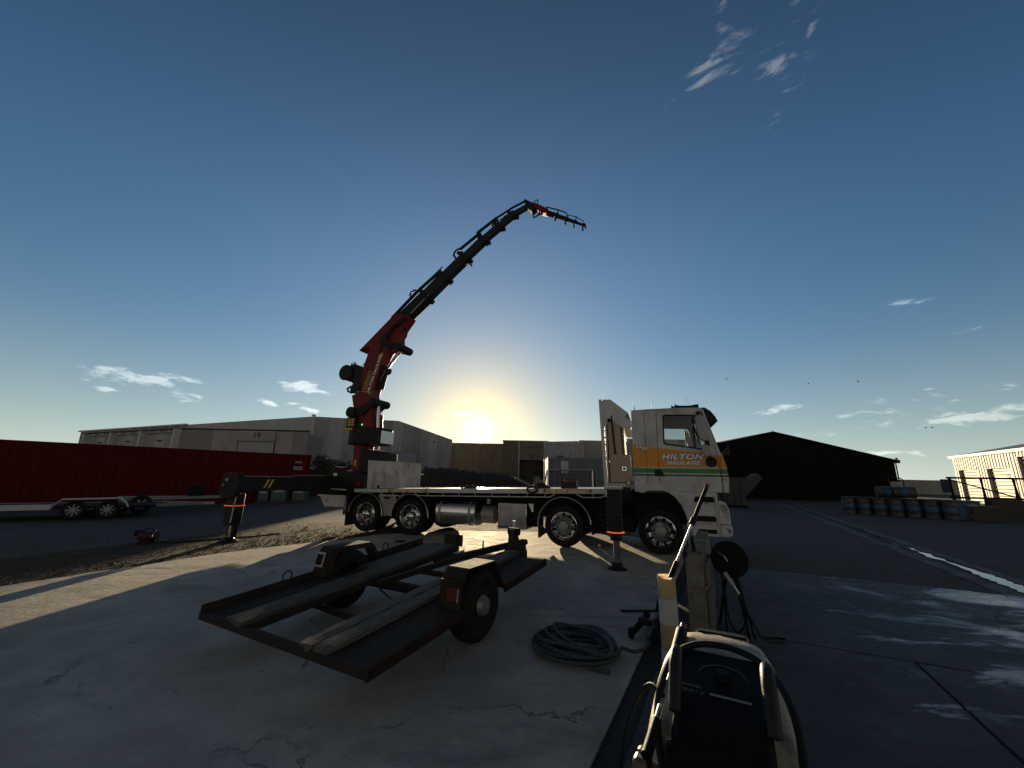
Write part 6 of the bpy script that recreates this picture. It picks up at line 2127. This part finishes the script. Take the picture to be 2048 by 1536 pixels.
# ---------------------------------------------------------------- coiled hose on the slab
hc = thing('coiled_hose', 'loosely coiled blue-grey hose lying on the concrete slab', 'hose', (.63, 4.04, 0), 0)
rnd = random.Random(11)
pts = []
turns = 11
cx, cy = 0, 0
for k in range(turns * 26):
    a = 2 * math.pi * k / 26
    t = k / 26
    ph = math.sin(t * 2.1) * .035
    rr = .26 + .085 * math.sin(t * 1.7 + 1) + .02 * math.sin(t * 5)
    ox, oy = .05 * math.sin(t * 1.3), .065 * math.cos(t * .9) + .02 * math.sin(t * 4.1)
    z = .018 + .0045 * t + .008 * math.sin(a * 1.0 + t)
    pts.append((ox + rr * 1.12 * math.cos(a), oy + rr * 1.05 * math.sin(a), max(.016, z)))
pts += [(pts[-1][0] + .1, pts[-1][1] - .06, .05), (.5, -.12, .03), (.62, -.02, .016), (.72, .15, .016), (.74, .25, .016)]
MB().tube(pts, .0155, 7).build('hose', M_hose, hc, smooth=True, angle=80)
MB().tube([(.02, -.36, .03), (.06, -.42, .018), (.12, -.45, .018)], .0155, 7).cyl((.12, -.45, .018), (.19, -.48, .018), .018, 8).build('hose_end', M_hose, hc)
for k in range(3):
    z = .085 + k * .012
    MB().tube([(.03 * k - .02 + (.30 - k * .05) * 1.12 * math.cos(a + .3 * k), .05 - .04 * k + (.25 + k * .05) * math.sin(a) + .015 * math.sin(3 * a + k), z + .016 * math.sin(2 * a + k)) for a in [q * 2 * math.pi / 30 for q in range(30)]], .0155, 7, closed=True).build('hose', M_hose, hc, smooth=True, angle=80)


# ---------------------------------------------------------------- banded plastic post with the long lance in it
def plastic(name, col, tr_=.45):
    m = bpy.data.materials.new(name)
    m.use_nodes = True
    nt = m.node_tree
    bs = nt.nodes['Principled BSDF']
    nz_ = nt.nodes.new('ShaderNodeTexNoise')
    nz_.inputs['Scale'].default_value = 14
    nz_.inputs['Detail'].default_value = 6
    tcn = nt.nodes.new('ShaderNodeTexCoord')
    nt.links.new(tcn.outputs['Object'], nz_.inputs['Vector'])
    mx = nt.nodes.new('ShaderNodeMix')
    mx.data_type = 'RGBA'
    nt.links.new(nz_.outputs['Fac'], mx.inputs[0])
    mx.inputs[6].default_value = (*[c * .75 for c in col], 1)
    mx.inputs[7].default_value = (*[min(1, c * 1.2) for c in col], 1)
    nt.links.new(mx.outputs[2], bs.inputs['Base Color'])
    bs.inputs['Roughness'].default_value = .5
    tl = nt.nodes.new('ShaderNodeBsdfTranslucent')
    nt.links.new(mx.outputs[2], tl.inputs[0])
    ms = nt.nodes.new('ShaderNodeMixShader')
    ms.inputs[0].default_value = tr_
    nt.links.new(bs.outputs[0], ms.inputs[1])
    nt.links.new(tl.outputs[0], ms.inputs[2])
    nt.links.new(ms.outputs[0], nt.nodes['Material Output'].inputs[0])
    return m


M_pvc = plastic('aged_cream_plastic', (.56, .46, .28), .5)
M_pvcw = plastic('white_reflective_band', (.52, .52, .50), .15)
po = thing('banded_post', 'cream plastic post with white reflective bands by the slab edge', 'post', (1.336, 3.62, -.012), 0)
b = MB()
b.lathe([(.072, 0), (.071, .73)], (0, 0, 0), 'z', 32)
rnd = random.Random(5)
n = 32
vs = []
for rr in (.0725, .065):
    for k in range(n):
        a = 2 * math.pi * k / n
        dz = .004 * math.sin(3 * a) + (-.03 if 22 < k < 27 else 0) + rnd.uniform(-.003, .003)
        vs.append((rr * math.cos(a), rr * math.sin(a), .732 + dz))
b.build('tube', M_pvc, po, smooth=True)
MB().add(vs, [(k, (k + 1) % n, n + (k + 1) % n, n + k) for k in range(n)]).build('broken_rim', M_pvc, po)
for z0, z1 in ((.37, .56), (.02, .18)):
    MB().lathe([(.0735, z0), (.0735, z1)], (0, 0, 0), 'z', 32).build('reflective_band', M_pvcw, po, smooth=True)
MB().lathe([(.12, 0), (.12, .015), (.075, .03)], (0, 0, 0), 'z', 24).build('base_flange', M_chassis, po)

ln = thing('long_lance', 'long spray lance with red tip leaning out of the banded post', 'lance', (1.336, 3.62, 0), 0)
pA, pB = Vector((.0, -.03, .66)), Vector((.567, .30, 1.467))
dln = (pB - pA)


def lp_(t):
    return pA + dln * t


MB().cyl(lp_(0), lp_(.93), .011, 10).build('tube', M_alu, ln, smooth=True)
MB().cyl(lp_(.04), lp_(.20), .021, 12).build('lower_sleeve', M_plastic, ln, smooth=True)
MB().cyl(lp_(.0), lp_(.04), .017, 12).build('nozzle', M_steel, ln, smooth=True)
MB().cyl(lp_(.60), lp_(.96), .017, 12).build('handle', M_plastic, ln, smooth=True)
MB().cyl(lp_(.57), lp_(.63), .027, 12).build('collar', M_plastic, ln, smooth=True)
MB().cyl(lp_(.955), lp_(1.0), .019, 12).build('red_tip', M_redlens, ln, smooth=True)

# ---------------------------------------------------------------- low weathered barrier with reel
bw = thing('barrier_wall', 'short lichen-stained concrete barrier running away behind the washer', 'barrier', (1.82, 4.17, 0), math.atan2(.882, .472))
MB().prism([(-.085, 0), (.085, 0), (.075, .74), (.05, .79), (-.05, .79), (-.075, .74)], 0, 1.9, 'x').build('core', M_panel, bw, bevel=.01)
for k in range(9):
    x = .12 + k * .2
    MB().box(x, x + .14, -.07, .07, .785, .815 + .006 * (k % 3)).build('coping_block', M_panel, bw, bevel=.01)
for k in range(5):
    x = .1 + k * .16
    MB().box(x, x + .07, -.125, -.085, .02, .70 - .03 * (k % 2)).build('batten', M_panel, bw, bevel=.008)
MB().tube([(.0, -.09, .5), (.2, -.12, .52), (.35, -.12, .50)], .012, 6).build('pipe', M_steel, bw)
sw = thing('spray_gun', 'black spray gun standing on the near end of the barrier', 'spray gun', (1.86, 4.24, .815), 0)
MB().cyl((0, 0, 0), (-.02, 0, .14), .022, 12).build('grip', M_plastic, sw, smooth=True)
MB().cyl((-.02, 0, .14), (-.025, 0, .19), .018, 12).build('collar', M_teal, sw, smooth=True)
MB().cyl((-.025, 0, .19), (-.03, 0, .27), .010, 10).build('nozzle', M_steel, sw, smooth=True)
MB().tube([(-.03, -.02, .02), (-.05, -.03, .08), (-.045, -.02, .14)], .006, 6).build('trigger', M_steel, sw)

re_ = thing('hose_reel', 'dark round hose reel on a leaning stand beside the barrier', 'hose reel', (2.42, 4.42, 0), R(-24))
rc = Vector((-.10, .05, .70))
MB().lathe([(0, -.055), (.17, -.055), (.177, -.045), (.17, -.035), (.06, -.035), (.06, .035), (.17, .035), (.177, .045), (.17, .055), (0, .055)], rc, 'y', 36).build('reel', M_plastic, re_, smooth=True, angle=50)
MB().lathe([(0, -.075), (.04, -.072), (.045, -.055)], rc, 'y', 14).build('hub', M_chassis, re_, smooth=True)
for k in range(4):
    MB().tube([(rc.x + (.13 + .012 * (k % 2)) * math.cos(a), rc.y - .025 + k * .017, rc.z + (.13 + .012 * (k % 2)) * math.sin(a)) for a in [q * 2 * math.pi / 26 for q in range(26)]], .010, 6, closed=True).build('wound_hose', M_hosedk, re_)
MB().cyl((.0, -.09, 0), (.02 - .1, .0, .66), .014, 8).build('leg', M_chassis, re_)
MB().cyl((.05, -.08, 0), (-.08, .05, .70), .012, 8).build('leg', M_chassis, re_)
MB().cyl((-.24, .25, 0), (-.12, .08, .66), .014, 8).build('leg', M_chassis, re_)
MB().tube([(-.21, -.06, .78), (-.16, -.09, .75), (-.13, -.09, .70)], .007, 6).build('crank', M_chrome, re_)
hs_ = thing('hose_fitting', 'black hose with brass quick coupling hanging by the hose reel', 'hose', (2.15, 4.30, 0), 0)
MB().cyl((.0, -.05, .62), (.06, -.09, .50), .022, 12).build('quick_coupling', M_steel, hs_, smooth=True)
MB().cyl((.06, -.09, .50), (.09, -.11, .44), .015, 10).build('ferrule', M_chrome, hs_, smooth=True)
MB().tube(sm([(.09, -.11, .44), (.13, -.12, .34), (.15, -.08, .20), (.10, -.06, .10), (.04, -.04, .12), (.02, -.0, .26), (.03, .02, .40)]), .011, 7).build('hose', M_hosedk, hs_, smooth=True)
MB().tube(sm([(.10, -.11, .42), (.18, -.12, .22), (.28, -.1, .06), (.42, -.05, .012), (.52, -.04, .012), (.58, .03, .012), (.50, .06, .012), (.38, .04, .012)]), .008, 6).build('hose', M_hosedk, hs_, smooth=True)
MB().box(-.02, .05, -.02, .03, 0, .012).cyl((.0, 0, 0), (.0, 0, .62), .01, 8).build('bracket', M_chassis, hs_)

# ---------------------------------------------------------------- trolley jack
tj = thing('trolley_jack', 'black trolley jack with flat handle behind the banded post', 'jack', (1.40, 4.38, 0), R(57))
for y in (-.09, .09):
    MB().prism([(-.16, .04), (.42, .03), (.44, .08), (.10, .12), (-.16, .10)], y - .008, y + .008, 'y').build('side_plate', M_chassis, tj)
for x, r_ in ((-.15, .045), (.40, .05)):
    for y in (-.12, .12):
        MB().cyl((x, y - .02, r_), (x, y + .02, r_), r_, 16).build('wheel', M_chassis, tj, smooth=True)
MB().beam((.05, 0, .10), (-.14, 0, .15), .07, .04).build('lift_arm', M_chassis, tj)
MB().cyl((-.14, 0, .15), (-.14, 0, .19), .05, 14).build('saddle', M_chassis, tj)
MB().cyl((.15, 0, .08), (.36, 0, .09), .035, 12).build('ram', M_steel, tj)
MB().cyl((.34, 0, .10), (.62, 0, .30), .016, 10).build('handle_socket', M_chassis, tj)
hb_ = thing('pry_bar', 'flat black bar lying on the slab beyond the jack', 'bar', (1.62, 5.12, .001), R(4))
MB().box(-.27, .22, -.022, .022, .0, .016).build('bar', M_black, hb_, bevel=.006)
MB().lathe([(0, 0), (.026, 0), (.026, .018), (0, .018)], (-.27, 0, -.001), 'z', 14).build('bar_end', M_black, hb_)

# ---------------------------------------------------------------- pressure washer in the foreground
pw = thing('pressure_washer', 'dirty cream and black pressure washer in the right foreground', 'pressure washer', (1.05, 2.22, 0), math.atan2(-.48, .877))
secs = [(-.47, .40, 0.308, 0.281), (-.40, .46, 0.336, 0.292), (-.25, .52, 0.342, 0.288), (-.08, .585, 0.342, 0.281), (.06, .635, 0.336, 0.264), (.18, .665, 0.319, 0.237), (.28, .665, 0.302, 0.215), (.37, .625, 0.280, 0.204), (.43, .52, 0.263, 0.198), (.45, .38, 0.246, 0.187)]
b = MB()
NP = 18
for y, h, wb, wt in secs:
    ring_ = []
    for k in range(NP + 1):
        t = k / NP
        if t < .25:
            q = t / .25
            x, z = wb + (wt - wb) * q ** 1.5, .14 + (h - .10 - .14) * q
        elif t > .75:
            q = (1 - t) / .25
            x, z = -(wb + (wt - wb) * q ** 1.5), .14 + (h - .10 - .14) * q
        else:
            q = (t - .25) / .5 * math.pi
            c = math.cos(q)
            x = wt * (abs(c) ** .6) * (1 if c > 0 else -1)
            z = h - .10 + .10 * math.sin(q) ** .6
        ring_.append((x, y, z))
    b.v += ring_
m1 = NP + 1
for j in range(len(secs) - 1):
    for k in range(NP):
        a = j * m1 + k
        b.f.append((a, a + 1, a + m1 + 1, a + m1))
b.f += [tuple(range(m1)), tuple(reversed(range((len(secs) - 1) * m1, len(secs) * m1)))]
b.build('hood', M_cream, pw, smooth=True, angle=55)
MB().prism(rounded([(-.285, -.46), (.285, -.46), (.285, .43), (-.285, .43)], .08), .07, .20, 'z').build('chassis_tray', M_plastic, pw, bevel=.02)
# hand hold slot at the far edge of the hood
MB().prism(rounded([(-.11, .30), (.13, .30), (.13, .335), (-.11, .335)], .015), .640, .668, 'z').build('grab_slot', M_plastic, pw)
MB().tube([(-.12, .33, .645), (-.06, .345, .655), (.08, .345, .655), (.14, .33, .645)], .014, 8).build('grab_bar', M_cream, pw, smooth=True)
# black rear console standing proud of the hood
cons = [(-.50, .30), (-.52, .44), (-.44, .515), (-.20, .585), (.02, .655), (.05, .65), (.07, .58), (.0, .40)]
co = MB().prism(cons, -.175, .195, 'x').build('console', M_plastic, pw, bevel=.03)
MB().prism([(-.50, .16), (-.53, .40), (-.50, .47), (-.42, .47), (-.40, .16)], -.20, .22, 'x').build('rear_tank', M_plastic, pw, bevel=.03)
sl = math.atan2(.655 - .515, .46)
rot_c = Matrix.Rotation(sl, 3, 'X')


def cons_pt(x, y, up=.002):
    yy = -.44 + (y)
    z = .515 + math.tan(sl) * y
    return (x, yy, z + up)


M_faint = mat('faint_print', (.10, .10, .10), .6, var=.2)
MB().tube([cons_pt(.02 + .10 * math.cos(a), .31 + .075 * math.sin(a), .003) for a in [math.pi * (.02 + .96 * k / 16) for k in range(17)]], .0016, 5).build('dial_mark', M_faint, co)
kn = MB().lathe([(.035, 0), (.03, .03), (0, .032)], cons_pt(.02, .31, 0), 'z', 18).build('dial_knob', M_plastic, co, smooth=True)
text_mesh('lettering', 'KÄRCHER', .022, M_faint, co, cons_pt(-.115, .225, .004), (R(15), 0, 0), offset=.0006, extrude=.0004)
text_mesh('lettering', 'HDS 5/11 U', .022, M_faint, co, cons_pt(-.11, .195, .004), (R(15), 0, 0), offset=.0006, extrude=.0004)
MB().obox(cons_pt(.05, .20, .004), (.16, .010, .003), Matrix.Rotation(R(15), 3, 'X') @ Matrix.Rotation(R(0), 3, 'Z')).build('white_strip', mat('dull_white_strip', (.22, .22, .22), .6), co)
# grips
for x in (-.165, .20):
    MB().tube([(x, -.36, .53), (x, -.31, .60), (x, -.26, .665), (x, -.215, .705), (x, -.18, .71), (x, -.15, .68)], [.026, .028, .029, .028, .024, .014], 12).build('push_grip', M_grip, pw, smooth=True)
# hose looped round the console
MB().tube(sm([(-.20, -.50, .36), (-.235, -.40, .46), (-.24, -.25, .56), (-.20, -.06, .635), (-.10, .05, .672), (.04, .075, .68), (.17, .03, .66), (.25, -.10, .62), (.285, -.25, .54), (.275, -.42, .44), (.24, -.50, .34)]), .016, 10).build('hose_loop', M_hosedk, pw, smooth=True)
MB().tube(sm([(-.22, -.30, .55), (-.29, -.22, .55), (-.36, -.22, .47), (-.40, -.34, .34), (-.40, -.44, .22)]), .010, 8).build('power_cable', M_hosedk, pw, smooth=True)
MB().lathe([(0, .03), (.028, .028), (.03, 0)], (.30, -.22, .37), 'x', 16).build('filler_cap', M_plastic, pw, smooth=True)
MB().prism(rounded([(-.49, .26), (-.33, .26), (-.33, .36), (-.49, .38)], .03), -.33, -.20, 'x').build('detergent_tank', mat('clouded_plastic', (.12, .07, .05), .35, var=.3), pw, bevel=.015)
for x in (-.30, .26):
    wl = MB().lathe([(0, 0), (.13, 0), (.14, .01), (.14, .04), (.13, .05), (0, .05)], (x, .22, .14), 'x', 26).build('wheel', M_rubber, pw, smooth=True)
    MB().lathe([(0, -.003), (.07, -.003)] if x < 0 else [(0, .053), (.07, .053)], (x, .22, .14), 'x', 18).build('rim', M_steel, wl)
for x in (-.2, .2):
    MB().cyl((x, -.36, .0), (x, -.36, .08), .03, 10).build('foot', M_rubber, pw)
wl_ = thing('washer_lance', 'black trigger lance propped along the left side of the washer', 'lance', (.55, 1.82, 0), 0)
a_, b2 = Vector((0, 0, .46)), Vector((.47, .72, .69))
d_ = b2 - a_
MB().cyl(a_ + d_ * .28, a_ + d_ * .80, .008, 10).build('tube', M_steel, wl_, smooth=True)
MB().cyl(a_ + d_ * .60, a_ + d_ * .93, .024, 12, .030).build('gun_body', M_plastic, wl_, smooth=True)
MB().cyl(a_ + d_ * .93, a_ + d_ * 1.0, .016, 12).build('gun_end', M_redlens, wl_, smooth=True)
MB().cyl(a_ + d_ * .0, a_ + d_ * .20, .022, 12, .018).build('nozzle_guard', M_plastic, wl_, smooth=True)
MB().cyl(a_ + d_ * .20, a_ + d_ * .29, .013, 10).build('nozzle', M_chrome, wl_, smooth=True)
MB().cyl((.02, .03, 0), (.02, .03, .46), .012, 8).build('rest', M_plastic, wl_)
